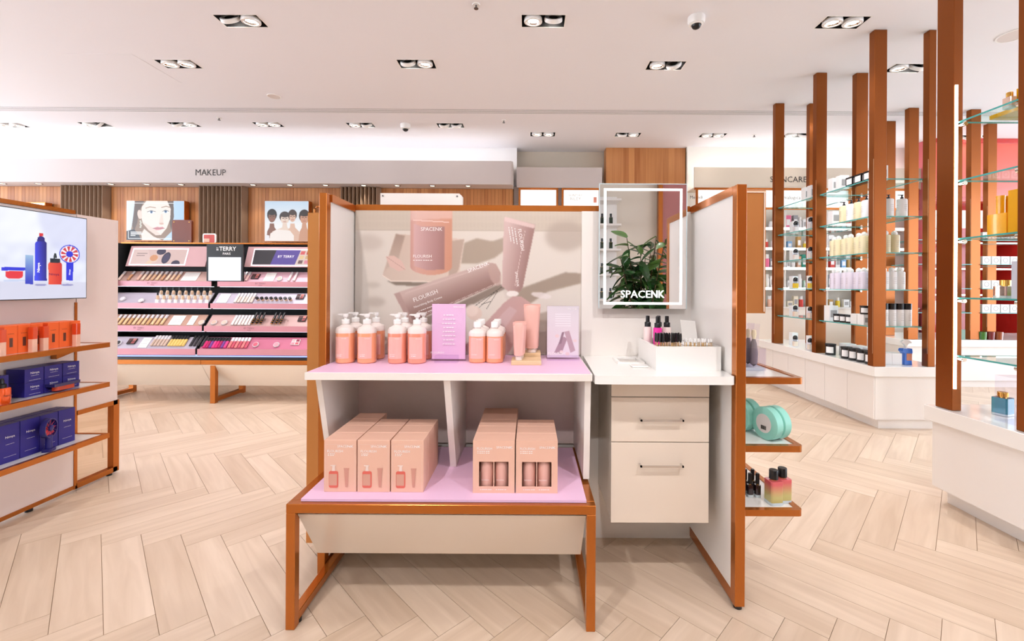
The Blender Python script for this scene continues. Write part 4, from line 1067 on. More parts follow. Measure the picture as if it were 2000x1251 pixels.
# ================================================================ GOODS ON THE RIGHT SIDE SHELVES
va2 = thing('brush_vase', 'square clear glass vase filled with wrapped makeup brushes', 'vase', (.845, 1.70, .7812), world=True)
vx0, vx1, vy0, vy1, vz = .790, .900, 1.655, 1.76, .7813
obj('glass_wall', G().box(vx0, vx1, vy0, vy0 + .004, vz, vz + .085).box(vx0, vx1, vy1 - .004, vy1, vz, vz + .085).box(vx0, vx0 + .004, vy0 + .004, vy1 - .004, vz, vz + .085).box(vx1 - .004, vx1, vy0 + .004, vy1 - .004, vz, vz + .085), ACRYL, va2)
obj('glass_base', G().box(vx0 + .004, vx1 - .004, vy0 + .004, vy1 - .004, vz, vz + .012), mat('thick_glass', (206, 216, 218), .05, coat=.5), va2)
def wrapped():
    return [('brush_head', mesh('brush_head', G().lathe([(0, .0), (.013, .01), (.015, .05), (.011, .09), (.006, .105), (0, .108)], 10), mat('dark_bristles', (138, 128, 124), .9), True), None),
            ('sleeve', mesh('sleeve', G().lathe([(.0155, .0), (.0165, .06), (.019, .13), (.022, .165)], 10, cap=False), ACRYL, True), None),
            ('handle', mesh('handle', G().lathe([(0, .104), (.006, .106), (.0105, .125), (.008, .14), (0, .142)], 8), mat('cream_bristle', (240, 226, 186), .8), True), None)]
for k in range(4):
    x = .822 + .046 * (k % 2); y = 1.686 + .044 * (k // 2)
    inst('wrapped', wrapped, 'makeup_brush', 'dark bristled makeup brush standing head down in the glass vase', 'brush', (x, y, vz + .0125), group='brushes in the glass vase', rot=(rr.uniform(-.01, .01), rr.uniform(-.01, .01), 0))

TINL = mat('tin_label', (236, 226, 220), .6)
def tin(m_):
    def b():
        R = Matrix.Rotation(-PI / 2, 4, 'Y'); r = .059
        g = G().lathe([(0, 0), (r - .004, 0), (r, .003), (r, .030), (r - .004, .033), (0, .033)], 36, (0, 0, r), M=R)
        lb = G().lathe([(0, .0332), (.034, .0332), (.034, .0338), (0, .0338)], 28, (0, 0, r), M=R)
        bc = G()
        for q in range(8): bc.box(-.0346, -.0339, -.012 + .003 * q, -.0105 + .003 * q + (.0006 if q % 2 else 0), r - .022, r - .008)
        bc.m = [0] * len(bc.m)
        return [('case', mesh('case', g, m_, True), None), ('label', mesh('label', lb, TINL, True), None), ('barcode', mesh('barcode', bc, LETTER), 'label')]
    return b
PINKT = mat('coral_tin', (236, 160, 140), .4)
for k, (x, y, m_, lab) in enumerate(((.888, 1.60, MINT, 'mint round tin standing on edge, front left of four on the middle side shelf'), (.9245, 1.6135, MINT, 'mint round tin standing on edge, front right of four on the middle side shelf'),
                                     (.838, 1.70, MINT, 'mint round tin standing on edge, back left of four on the middle side shelf'), (.8745, 1.7135, MINT, 'mint round tin standing on edge, back right of four on the middle side shelf'), (.84, 1.84, PINKT, 'coral round tin behind the mint tins'))):
    inst(('tin', m_.name), tin(m_), 'round_tin', lab, 'tin', (x, y, .5442), rotz=.30, group='round tins on the middle side shelf' if m_ is MINT else None)

def grad_mat(name, lo, hi, z0, z1):
    m = mat(name, lo, .08, coat=.6); nt = m.node_tree; b = nt.nodes['Principled BSDF']
    tc = nt.nodes.new('ShaderNodeTexCoord'); sp = nt.nodes.new('ShaderNodeSeparateXYZ'); mr = nt.nodes.new('ShaderNodeMapRange'); mx = nt.nodes.new('ShaderNodeMix'); mx.data_type = 'RGBA'
    mr.inputs[1].default_value = z0; mr.inputs[2].default_value = z1
    nt.links.new(tc.outputs['Object'], sp.inputs[0]); nt.links.new(sp.outputs['Z'], mr.inputs[0]); nt.links.new(mr.outputs[0], mx.inputs[0])
    mx.inputs[6].default_value = (*[float(q) for q in lin(lo)], 1); mx.inputs[7].default_value = (*[float(q) for q in lin(hi)], 1)
    nt.links.new(mx.outputs[2], b.inputs['Base Color'])
    return m
def perfume(liq, capm, w, h, ch):
    def b():
        return [('glass_base', mesh('glass_base', G().prism(rrect(-w / 2, w / 2, -w / 2, w / 2, .006, 2), 'z', 0, .010), mat('thick_glass', (206, 216, 218), .05, coat=.5), bev=.001), None),
                ('body', mesh('body', G().prism(rrect(-w / 2, w / 2, -w / 2, w / 2, .006, 2), 'z', .010, h), liq, bev=.001), None),
                ('neck', mesh('neck', G().cyl(0, 0, h, h + .004, w * .22, 14), GOLD, True), None),
                ('cap', mesh('cap', G().lathe([(0, h + .004), (w * .33, h + .004), (w * .33, h + ch), (w * .3, h + ch + .002), (0, h + ch + .002)], 18), capm, True), None)]
    return b
OMB = grad_mat('ombre_fragrance', (206, 194, 124), (224, 100, 104), .03, .075)
for k, (x, y) in enumerate(((.884, 1.572), (.926, 1.590))):
    inst('omb', perfume(OMB, BLACK, .046, .085, .034), 'perfume_bottle', f'{["left", "right"][k]} yellow to red perfume bottle with black cap on the bottom side shelf', 'perfume', (x, y, .3212), rotz=.1, group='two tone perfumes on the bottom side shelf')
DARKN = mat('dark_varnish', (46, 26, 30), .1, coat=.6)
for k in range(8):
    x = .795 + .028 * (k % 3) ; y = 1.62 + .036 * (k // 3)
    inst('varnish', perfume(DARKN, BLACK, .021, .045, .04), 'nail_varnish', f'{ORD[k]} slim dark bottle with black cap behind the two tone perfumes', 'bottle', (x, y, .3212), group='slim dark bottles on the bottom side shelf')

# ================================================================ LEFT SCREEN STAND
PX = -2.40
ls = thing('screen_gondola', 'pink white display stand with big screen and copper rimmed shelves', 'display stand', (PX, 2.1, 0), world=True)
obj('panel', G().box(PX - .03, PX, 1.2, 2.30, .035, 1.462), BOARD, ls)
obj('wing_panel', G().box(PX - .03, PX, 2.305, 2.535, .425, 1.466), BOARD, ls)
obj('edge_trim', G().box(PX - .012, PX + .004, 2.293, 2.305, .03, 1.0), COPPER, ls)
obj('top_rail', G().box(PX - .03, PX + .004, 1.2, 2.293, 1.464, 1.484), COPPER, ls)
obj('floor_rail', G().box(PX - .03, PX + .003, 1.2, 2.293, .015, .035), COPPER, ls)
obj('wing_frame', G().box(PX - .03, PX + .003, 2.30, 2.535, .40, .425).box(PX - .03, PX + .003, 2.30, 2.535, .012, .04).box(PX - .03, PX + .003, 2.51, 2.545, .012, .425).box(PX - .03, PX + .003, 2.295, 2.31, .012, .425), COPPER, ls)
obj('wing_mirror', G().box(PX - .02, PX - .014, 2.31, 2.51, .04, .40), mat('tinted_mirror', (236, 222, 208), .03, 1.0), ls)
for y in (1.5, 2.1, 2.5): obj('levelling_foot', G().cyl(PX - .012, y, 0, .014, .014, 12), BLACK, ls)
SX = PX + .001
for z, lab in ((.790, 'top'), (.581, 'middle'), (.311, 'bottom')):
    s_ = obj('shelf', G().box(SX, -2.24, 1.2, 2.285, z - .018, z - .002), GLOSSW, ls)
    obj('rim', G().box(-2.24, -2.22, 1.2, 2.303, z - .025, z).box(SX, -2.24, 2.285, 2.303, z - .025, z), COPPER, s_)
obj('bracket', G().prism([(2.18, .765), (2.285, .765), (2.285, .75), (2.18, .72)], 'x', SX, SX + .03), COPPER, ls)


def screen_art():
    # laid out in stand coordinates: x = depth, y = minus height
    c = Canvas(1.38, 2.286, -1.437, -1.026, 420, (226, 230, 246))
    n = np.sin(c.X * 31 + 2 * np.sin(c.Y * 23)) * np.sin(c.Y * 37 + np.sin(c.X * 41)) + .5 * np.sin(c.X * 83 + c.Y * 61)
    c.c += (n * 5)[..., None]; c.fill(c.inside([(1.38, -1.437), (2.286, -1.437), (2.286, -1.32), (1.38, -1.22)]), (248, 250, 250), .5, 60)
    c.fill(((c.X - 2.286) ** 2 + (c.Y + 1.437) ** 2 < .05).astype(float), (196, 200, 236), .5, 60)
    c.fill(c.inside([(1.38, -1.107), (2.286, -1.107), (2.286, -1.026), (1.38, -1.026)]), (208, 208, 228), .8, 4)
    def q(px, py): p = at(px, py, x=-2.33); return (p.y, -p.z)
    def poly(pts, col, **k): c.fill(c.inside([q(*p) for p in pts]), col, 1, k.get('soft', 0))
    BL, DB, OR = (26, 44, 214), (16, 20, 120), (232, 62, 44)
    def ell(px, py, rx, ry, col, a=1):
        p0 = q(px - rx, py); p1 = q(px + rx, py); t = q(px, py - ry); b_ = q(px, py + ry)
        c.fill(c.ell((p0[0] + p1[0]) / 2, (t[1] + b_[1]) / 2, abs(p1[0] - p0[0]) / 2, abs(b_[1] - t[1]) / 2), col, a)
    for cx in (80, 132): ell(cx, 556, 12, 2, (120, 120, 180), .7)
    poly([(3, 521), (50, 522), (50, 528), (3, 528)], BL); poly([(11, 529), (46, 529), (45, 541), (38, 544), (18, 544), (12, 540)], (226, 44, 60)); poly([(8, 546), (50, 546), (50, 549), (8, 549)], (196, 208, 236))
    c.grad(c.inside([q(*p) for p in ((50, 497), (66, 498), (65, 555), (50, 554))]), q(58, 500), (150, 184, 220), q(58, 550), (40, 60, 190))
    c.grad(c.inside([q(*p) for p in ((69, 475), (72, 471), (89, 471), (92, 474), (92, 548), (68, 548))]), q(69, 500), (52, 70, 236), q(92, 500), DB)
    poly([(73, 471), (74, 464), (77, 461), (85, 462), (88, 465), (88, 471)], DB); poly([(77, 455), (85, 455), (85, 461), (77, 461)], (214, 40, 52))
    c.grad(c.inside([q(*p) for p in ((95, 515), (97, 512), (120, 513), (122, 516), (121, 555), (95, 555))]), q(96, 530), (236, 84, 60), q(122, 530), (206, 40, 34))
    poly([(98, 513), (99, 504), (118, 505), (118, 513)], (14, 34, 50)); poly([(105, 504), (106, 495), (109, 494), (111, 496), (112, 504)], (20, 44, 52))
    poly([(130, 512), (144, 512), (143, 548), (130, 547)], BL); ell(136.5, 496, 20, 18, BL); ell(136.5, 496, 18, 16, (244, 240, 248))
    for k in range(10):
        a = 2 * PI * k / 10; b_ = a + .42
        poly([(136.5 + 4 * math.cos(a), 496 + 4 * math.sin(a)), (136.5 + 17 * math.cos(a), 496 + 15.5 * math.sin(a)), (136.5 + 17 * math.cos(b_), 496 + 15.5 * math.sin(b_))], (206, 50, 66))
    ell(136.5, 496, 7, 6, BL)
    return c


tv = thing('wall_screen', 'large flat screen showing blue and red beauty products', 'screen', (-2.36, 1.83, 1.02), world=True)
obj('casing', G().box(PX + .012, -2.333, 1.37, 2.291, 1.022, 1.441), BLACK, tv, bev=.001)
obj('mount', G().box(PX + .001, PX + .011, 1.6, 2.1, 1.15, 1.35), GREY, tv)
screen_art().build('picture', SCREEN, (-2.3315, 1.38, 1.437), (0, 1, 0), (0, 0, 1), .906, .411, tv)
g = G()
for s_, px, py, w in (('Nimya', 106, 536, .045), ): p = at(px, py, x=-2.3305); text_into(g, s_, p, w, (0, 1, 0))
flat_obj('lettering', g, mat('screen_navy', (16, 20, 100), .5), tv)
g = G(); p = at(76, 522, x=-2.3305); text_into(g, 'Nimya', p, .045, (0, 0, 1), (0, -1, 0)); flat_obj('lettering', g, mat('screen_white', (250, 250, 255), .5, emit=.6), tv); g = G(); p = at(136.5, 531, x=-2.3305); text_into(g, 'Nimya', p, .028, (0, 0, 1), (0, -1, 0)); flat_obj('lettering', g, mat('screen_white', (250, 250, 255), .5, emit=.6), tv)

# orange cartons and testers on the top shelf
def orange_carton():
    w, d, h = .0485, .040, .124                       # along y, along x, up
    g = G().box(-d / 2, d / 2, -w / 2, w / 2, 0, h)
    win = G().box(d / 2 - .0005, d / 2 + .0005, -.006, .006, .030, .070)
    band = G().box(-d / 2 + .001, d / 2 - .001, -w / 2 - .0005, -w / 2 + .0005, .060, h - .006)
    tx = G(); bar_into(tx, (d / 2 + .0007, 0, .088), .026, (0, 1, 0))
    tm = bpy.data.meshes.new('small_print'); tm.from_pydata(tx.v, [], tx.f); tm.materials.append(mat('brown_ink', (150, 60, 30), .5))
    return [('body', mesh('body', g, ORANGE, bev=.0006), None), ('window', mesh('window', win, mat('carton_window', (104, 60, 50), .1)), None), ('side_band', mesh('side_band', band, mat('deep_orange', (232, 78, 36), .4)), None), ('small_print', tm, None)]
k = 0
for base, n in ((1.912, 3), (2.082, 3)):
    for j in range(n):
        for r in range(2):
            inst('oc', orange_carton, 'orange_carton', f'orange carton in the block {["near the screen left edge", "at the shelf end"][base > 2]}, {["front", "back"][r]} row, {ORD[j]} along', 'carton', (-2.298 - .043 * r, base + .05 * j, .7885), group='orange cartons on the top shelf')
def tester():
    return [('base', mesh('base', G().prism(rrect(-.011, .011, -.011, .011, .003, 2), 'z', 0, .058), mat('blush_clear', (250, 196, 170), .1, coat=.5)), None),
            ('cap', mesh('cap', G().prism(rrect(-.0112, .0112, -.0112, .0112, .003, 2), 'z', .058, .112), mat('orange_cap', (226, 74, 34), .1, coat=.6)), None)]
for px, lab in ((2, 'orange capped tester at the photo left edge'), (64, 'orange capped tester before the nearer carton block, first of two'), (86, 'orange capped tester before the nearer carton block, second of two'), (149, 'orange capped tester at the far end of the top shelf')):
    p = at(px, 683, x=-2.258); inst('tester', tester, 'lip_tester', lab, 'tester', (-2.258, p.y, .7885), group='orange capped testers')

# navy cartons, jar and dropper on the middle shelf
def navy(w, d, h, lines=True):
    def b():
        tx = G(); text_into(tx, 'Nimya', (d / 2 + .0006, .002, h * .66), w * .46, (0, 1, 0)); bar_into(tx, (d / 2 + .0006, .002, h * .48), w * .42, (0, 1, 0), hgt=.0012); bar_into(tx, (d / 2 + .0006, .002, h * .16), w * .6, (0, 1, 0), hgt=.0012)
        tm = bpy.data.meshes.new('lettering'); tm.from_pydata(tx.v, [], tx.f); tm.materials.append(LETW)
        return [('body', mesh('body', G().box(-d / 2, d / 2, -w / 2, w / 2, 0, h), NAVY, bev=.0006), None), ('lettering', tm, None)]
    return b
for j in range(3):
    for r in range(2):
        inst('nv', navy(.078, .085, .0635), 'navy_carton', f'small navy carton on the middle shelf, {["bottom", "top"][r]} of the {ORD[j]} stack of three', 'carton', (-2.3345, 2.015 + .081 * j, .5795 + .064 * r), group='small navy cartons stacked on the middle shelf')
for j, y in enumerate((1.80, 1.885)):
    inst('nvt', navy(.078, .085, .115), 'navy_carton', f'tall navy carton behind the orange dropper bottle, {["nearest the photo edge", "beside the stacks"][j]}', 'carton', (-2.3445, y, .5795), group='tall navy cartons on the middle shelf')
def dropper():
    tx = G(); text_into(tx, 'Nimya', (.0282, 0, .036), .03, (0, 1, 0)); tm = bpy.data.meshes.new('lettering'); tm.from_pydata(tx.v, [], tx.f); tm.materials.append(LETTER)
    return [('body', mesh('body', G().lathe([(0, 0), (.025, 0), (.0275, .004), (.0275, .066), (.024, .070), (0, .070)], 24), mat('orange_gloss', (250, 96, 30), .08, .3, coat=.8), True), None),
            ('cap', mesh('cap', G().lathe([(0, .070), (.014, .070), (.014, .084), (.008, .088), (.0075, .104), (.004, .110), (0, .111)], 16), BLACK, True), None), ('lettering', tm, None)]
inst('drop', dropper, 'dropper_bottle', 'glossy orange dropper bottle with black cap at the photo left edge', 'bottle', (-2.2695, 1.872, .5795))
e = thing('cream_jar', 'clear jar with orange cream and navy lid before the navy cartons', 'jar', (-2.2655, 2.115, .5795))
obj('glass_body', G().prism([(-.02, .0), (.02, .0), (.022, .028), (-.022, .028)], 'y', -.058, .058), ACRYL, e)
obj('cream', G().prism(rrect(-.015, .015, -.045, .045, .012), 'z', .008, .027), mat('orange_cream', (236, 76, 36), .2, coat=.5), e, True)
obj('lid', G().prism(rrect(-.024, .024, -.06, .06, .004), 'z', .0285, .042), mat('navy_gloss', (36, 34, 92), .08, coat=.8), e)

# large navy cartons and a hand fan on the bottom shelf
for j in range(5):
    for r in range(2):
        inst('nvl', navy(.077, .045, .168), 'navy_carton', f'large upright navy carton on the bottom shelf, {["front", "back"][r]} row, {ORD[j]} towards the fan', 'carton', (-2.3165 - .05 * r, 1.842 + .0795 * j, .3095), group='large navy cartons on the bottom shelf')
e = thing('hand_fan', 'navy hand fan with red blades standing on its base, bottom shelf', 'fan', (-2.2645, 2.052, .3096)); e.rotation_euler = (0, 0, .35)
FN = mat('fan_navy', (34, 30, 110), .3)
obj('base', G().prism(rrect(-.018, .018, -.022, .022, .008), 'z', 0, .014), FN, e)
obj('handle', G().lathe([(0, .012), (.0135, .014), (.012, .05), (.0125, .075), (0, .078)], 18), FN, e, True)
R_ = Matrix.Translation((0, 0, .108)) @ Matrix.Rotation(PI / 2, 4, 'Y')
obj('rim', G().lathe([(.040, -.01), (.045, -.01), (.046, 0), (.045, .01), (.040, .01), (.040, -.01)], 32, M=R_), FN, e, True)
obj('hub', G().lathe([(0, -.011), (.014, -.011), (.014, .011), (.011, .013), (0, .013)], 20, M=R_), FN, e, True)
for k in range(9):
    a = 2 * PI * k / 9; gb = G().box(.012, .039, -.005, .008, -.001, .001); gb.xf(R_ @ Matrix.Rotation(a, 4, 'Z') @ Matrix.Rotation(.5, 4, 'X')); obj('blade', gb, mat('fan_red', (232, 62, 66), .3), e)
for k in range(12):
    a = 2 * PI * k / 12; gb = G().box(.013, .0405, -.0006, .0006, .0085, .0097); gb.xf(R_ @ Matrix.Rotation(a, 4, 'Z')); obj('grille_wire', gb, FN, e)

# ================================================================ MAKEUP STAND AGAINST THE BACK
mk = thing('makeup_gondola', 'black and rose makeup stand with tilted tester trays and cream base', 'display stand', (-3.0, 4.2, 0), world=True)
MLX, MSX, MRX = -4.06, -3.022, -1.99
obj('carcass', G().box(MLX, MRX, 4.40, 4.47, .41, 1.50), MBLACK, mk)
obj('top_ledge', G().box(MLX - .01, MRX + .01, 4.33, 4.50, 1.50, 1.512), COPPER, mk)
for x in (MLX, MRX - .012): obj('side_cheek', G().prism([(3.99, .41), (4.40, .41), (4.40, 1.5), (4.26, 1.5)], 'x', x, x + .012), MBLACK, mk)
obj('base_tray', G().box(MLX + .012, MRX - .012, 4.0, 4.40, .405, .432), BLACK, mk)
obj('blue_light', G().box(MLX + .02, MRX - .02, 4.002, 4.012, .433, .441), mat('blue_led', (130, 150, 255), .5, emit=1.2), mk)
for x0, x1 in ((MLX, MSX - .002), (MSX + .002, MRX)):
    obj('copper_rail', G().box(x0, x1, 4.0, 4.03, .362, .402), COPPER, mk)
    obj('front_panel', G().prism([(4.01, .358), (4.03, .358), (4.172, .138), (4.15, .136)], 'x', x0, x1), CREAM, mk)
obj('rear_rail', G().box(MLX, MRX, 4.42, 4.46, .16, .20), COPPER, mk)
for x in (-4.06, -2.945, -2.04):
    for y in (4.015, 4.41): obj('leg', G().box(x, x + .045, y, y + .04, .0, .362), COPPER, mk)
    obj('floor_rail', G().box(x, x + .045, 4.055, 4.41, .012, .045), COPPER, mk)
SLA = .85; SV = Vector((0, math.cos(SLA), math.sin(SLA))); NV = Vector((0, -math.sin(SLA), math.cos(SLA)))
TIER = {1: (4.24, 1.078, 1.127), 2: (4.16, .868, .917), 3: (4.08, .656, .709), 4: (4.0, .448, .505)}
WTRAY = mat('tray_white', (196, 186, 200), .35)
CARD = {1: (mat('tray_blush', (206, 170, 160), .4), mat('tray_pink', (220, 176, 188), .4)), 2: (WTRAY, WTRAY), 3: (mat('tray_tan', (196, 154, 134), .4), mat('tray_rose', (206, 166, 160), .4)), 4: (WTRAY, mat('tray_magenta', (200, 110, 136), .4))}
for t, (y, z0, z1) in TIER.items():
    for k, (x0, x1) in enumerate(((MLX + .014, MSX - .05 - .03 * (t == 1)), (MSX - .03 + (.01 if t == 1 else .0), MRX - .014))):
        s_ = obj('tester_tray', G().prism([(y + .002, z1 - .012), (y + .098, z1 + .0972), (y + .104, z1 + .090), (y + .02, z0 + .004)], 'x', x0, x1), MBLACK, mk)
        obj('tray_card', G().prism([(y + .0072, z1 - .0072), (y + .0975, z1 + .0956), (y + .0963, z1 + .0969), (y + .006, z1 - .0060)], 'x', x0 + .01, x1 - .01), CARD[t][k], s_)
        obj('front_strip', G().box(x0, x1, y - .004, y + .001, z0, z1), ROSE, s_)
        if t in (1, 3): text('BY TERRY', ((x0 + x1) / 2 - .1, y - .0046, (z0 + z1) / 2 + .006), .10, mat('strip_ink', (140, 92, 100), .5), s_); text('PARIS', ((x0 + x1) / 2 - .1, y - .0046, (z0 + z1) / 2 - .012), .035, mat('strip_ink', (140, 92, 100), .5), s_)
        obj('tray_light', G().box(x0, x1, y + .03, y + .036, z0 - .006, z0 - .001), mat('tray_led', (240, 240, 255), .5, emit=0.7), s_)
    obj('riser', G().box(MLX + .012, MRX - .012, y + .106, 4.398, z0 - .02, z1 + .075), MBLACK, mk)
# lightbox headers
def hdr_art(which):
    if which == 0:
        c = Canvas(0, 150, 0, 38, 220, (230, 200, 194))
        c.fill(c.inside([(40, 0), (150, 0), (150, 38), (60, 38)]), (220, 186, 180), .6, 3)
        c.fill(c.ell(62, 24, 13, 11), (236, 206, 190), 1, 1); c.fill(c.ell(62, 22, 11, 8), (222, 154, 110), 1, 1); c.fill(c.ell(78, 6, 13, 8), (52, 42, 74)); c.fill(c.ell(96, 22, 11, 15, 18), (46, 38, 68)); c.fill(c.ell(96, 22, 8, 11, 18), (66, 56, 92)); c.fill(c.ell(126, 36, 12, 8), (50, 42, 72))
        c.fill(c.inside([(40, 38), (50, 28), (60, 32), (58, 38)]), (240, 206, 180), 1, 1)
        for k in range(2): c.line((12, 11 + 5 * k), (40 - 6 * k, 11 + 5 * k), 1.4, (90, 74, 80), .8)
    else:
        c = Canvas(0, 125, 0, 38, 200, (36, 30, 40))
        c.fill(c.inside([(40, 0), (85, 0), (78, 38), (33, 38)]), (92, 72, 160)); c.fill(c.inside([(85, 0), (118, 0), (111, 38), (78, 38)]), (230, 206, 196))
        for x, y, col in ((86, 3, (226, 96, 100)), (97, 3, (200, 60, 66)), (106, 4, (226, 120, 96)), (85, 14, (236, 200, 150)), (96, 14, (216, 176, 130)), (84, 26, (120, 90, 90)), (95, 26, (230, 140, 160))): c.fill(c.inside([(x, y), (x + 8, y), (x + 7, y + 9), (x - 1, y + 9)]), col)
    return c
hy0, hz0, hy1, hz1 = 4.27, 1.272, 4.335, 1.474
hd = Vector((0, hy1 - hy0, hz1 - hz0)).normalized()
for k, (x0, x1, px0_, px1_) in enumerate(((-3.97, -3.19, -3.93, -3.40), (-2.805, -2.01, -2.73, -2.06))):
    h_ = obj('header', G().prism([(hy0, hz0), (hy1, hz1), (hy1 + .01, hz1), (hy1 + .01, hz0)], 'x', x0, x1), mat('header_blush', (206, 164, 166), .4), mk)
    nrm = Vector((0, -hd.z, hd.y)); L_ = .19; o_ = Vector((0, hy0, hz0)) + hd * .178 + nrm * .0035
    obj('glow_frame', (lambda g: g)(G().add([tuple(Vector((px0_ - .012, hy0, hz0)) + hd * .01 + nrm * .002), tuple(Vector((px1_ + .012, hy0, hz0)) + hd * .01 + nrm * .002), tuple(Vector((px1_ + .012, hy0, hz0)) + hd * .19 + nrm * .002), tuple(Vector((px0_ - .012, hy0, hz0)) + hd * .19 + nrm * .002)], [(0, 1, 2, 3)])), mat('header_led', (255, 226, 236), .5, emit=.6), h_)
    hdr_art(k).build('backlit_picture', LIGHTBOX, tuple(Vector((px0_, 0, 0)) + o_), (1, 0, 0), tuple(hd), px1_ - px0_, .156, h_)
    if k: text('BY TERRY', tuple(Vector((px0_ + .32, 0, 0)) + o_ - hd * .07 + nrm * .002), .16, LETW, h_, up=tuple(hd))
    else: bar_into(G(), (0, 0, 0), .1)
# small stand sign in the middle
sg = thing('brand_totem', 'tall white backlit panel with black header standing in the makeup trays', 'sign', (-2.965, 4.25, 1.125), world=True)
obj('panel', G().box(-3.145, -2.79, 4.232, 4.248, 1.130, 1.49), BLACK, sg)
obj('lit_face', G().box(-3.125, -2.81, 4.229, 4.2315, 1.135, 1.362), mat('totem_white', (214, 222, 240), .3, emit=.3), sg)
text('TERRY', (-2.94, 4.231, 1.445), .165, LETW, sg, height=.04, thick=True); text('BY', (-3.04, 4.231, 1.445), .032, LETW, sg, (0, 0, 1), (-1, 0, 0)); text('PARIS', (-2.95, 4.231, 1.397), .075, LETW, sg)
# things standing on the ledge
e = thing('table_mirror', 'copper square table mirror seen from behind on the makeup stand', 'mirror', (-3.52, 4.42, 1.5125), world=True)
obj('back_plate', G().prism([(a, b) for a, b in rrect(-3.622, -3.425, 1.513, 1.748, .02)], 'y', 4.40, 4.425), mat('dark_copper', (118, 50, 20), .35), e)
for x in (-3.60, -3.447):
    for z in (1.535, 1.726): obj('screw', G().lathe([(0, 0), (.006, 0), (.005, .002), (0, .003)], 10, M=Matrix.Translation((x, 4.40, z)) @ Matrix.Rotation(PI / 2, 4, 'X')), GOLD, e)
e = thing('small_leaflet_stand', 'small white framed red leaflet on the makeup stand ledge', 'sign', (-3.245, 4.42, 1.5125), world=True)
obj('frame', G().prism(rrect(-3.312, -3.178, 1.513, 1.612, .018), 'y', 4.40, 4.412), GLOSSW, e)
obj('leaflet', G().prism(rrect(-3.298, -3.192, 1.52, 1.60, .008), 'y', 4.3975, 4.3995), mat('leaflet_red', (206, 84, 76), .5), e)
obj('leaflet_picture', G().box(-3.296, -3.24, 4.3955, 4.397, 1.525, 1.56), mat('leaflet_peach', (240, 196, 170), .5), e)


# ---- testers on the trays
TW = {1: ('top', 'uppermost'), 2: ('second', ''), 3: ('third', ''), 4: ('lowest', '')}
def on_tray(t, px, s):
    y, z0, z1 = TIER[t]; b = Vector(((px - PPX) * (y + .07) / FPX, y + .006, z1 - .0060)) + SV * s
    return b
LAY = -(PI / 2 - SLA)
def tube_tester(shade, cap):
    def b():
        return [('body', mesh('body', G().lathe([(0, .0), (.0125, .0), (.0125, .072), (0, .072)], 10, sy=.6), mat('shade_%d_%d_%d' % shade, shade, .25), True), None),
                ('cap', mesh('cap', G().lathe([(0, .072), (.0128, .072), (.0128, .112), (.009, .114), (0, .114)], 10, sy=.6), cap, True), None)]
    return b
SILV = mat('silver_cap', (232, 228, 230), .2, .25)
def row_tubes(t, px0_, px1_, n, shades, cap, what, s0=.012):
    for k in range(n):
        px = px0_ + (px1_ - px0_) * (k / max(1, n - 1)); sh_ = shades[k % len(shades)]
        inst(('tt', sh_, cap.name), tube_tester(sh_, cap), 'tube_tester', f'{ORD[k]} {what} from the left, {TW[t][0]} makeup tray', 'tester', on_tray(t, px, s0) + NV * .0098, rot=(LAY, 0, 0), group=f'{what} row on the {TW[t][0]} tray')
SK = [(236, 206, 180), (228, 190, 158), (214, 172, 136), (236, 198, 160), (206, 156, 118)]
AM = [(240, 206, 160), (230, 190, 138), (236, 198, 150), (214, 170, 116)]
row_tubes(1, 243, 279, 3, [(240, 214, 200), (206, 150, 110), (236, 190, 170)], SILV, 'wide beige tube')
row_tubes(1, 288, 354, 8, SK, SILV, 'silver capped foundation tube')
row_tubes(1, 481, 488, 2, [(240, 196, 190)], SILV, 'slim pink tube left of the compact')
row_tubes(1, 570, 580, 2, [(240, 210, 206)], SILV, 'slim silver tube at the photo right')
row_tubes(3, 236, 326, 11, AM, SILV, 'amber foundation tube')
row_tubes(3, 462, 494, 6, [(240, 226, 220), (232, 214, 208)], SILV, 'pale concealer tube')
row_tubes(2, 467, 498, 6, [(240, 226, 214), (226, 204, 190)], SILV, 'white ringed tube')
row_tubes(4, 456, 488, 6, [(226, 120, 120), (200, 80, 100)], SILV, 'coral gloss tube')
MAG = [(214, 30, 110), (180, 24, 90), (120, 60, 140), (230, 60, 130)]
row_tubes(4, 408, 448, 8, MAG, BLACK, 'magenta lipstick tube')
row_tubes(4, 305, 330, 5, [(206, 178, 160)], SILV, 'nude lipstick tube', .03)
row_tubes(4, 338, 366, 6, [(232, 196, 110)], BLACK, 'gold stick', .03)
row_tubes(4, 380, 402, 4, [(50, 44, 50)], BLACK, 'black stick', .03)
def mini_bottle(m_):
    def b(): return [('body', mesh('body', G().lathe([(0, 0), (.013, 0), (.014, .02), (.012, .034), (.006, .04), (0, .04)], 12), m_, True), None), ('cap', mesh('cap', G().lathe([(0, .04), (.0075, .04), (.0075, .07), (0, .07)], 10), BLACK, True), None)]
    return b
SERUM = mat('serum_beige', (226, 190, 156), .1, coat=.5)
for r in range(2):
    for k in range(9):
        inst('mini', mini_bottle(SERUM), 'foundation_bottle', f'{ORD[k]} black capped beige bottle from the left, {["front", "back"][r]} row of the second makeup tray', 'bottle', on_tray(2, 316 + 12 * k, .028 + .062 * r) + Vector((0, 0, .0192)), group='black capped bottles on the second tray')
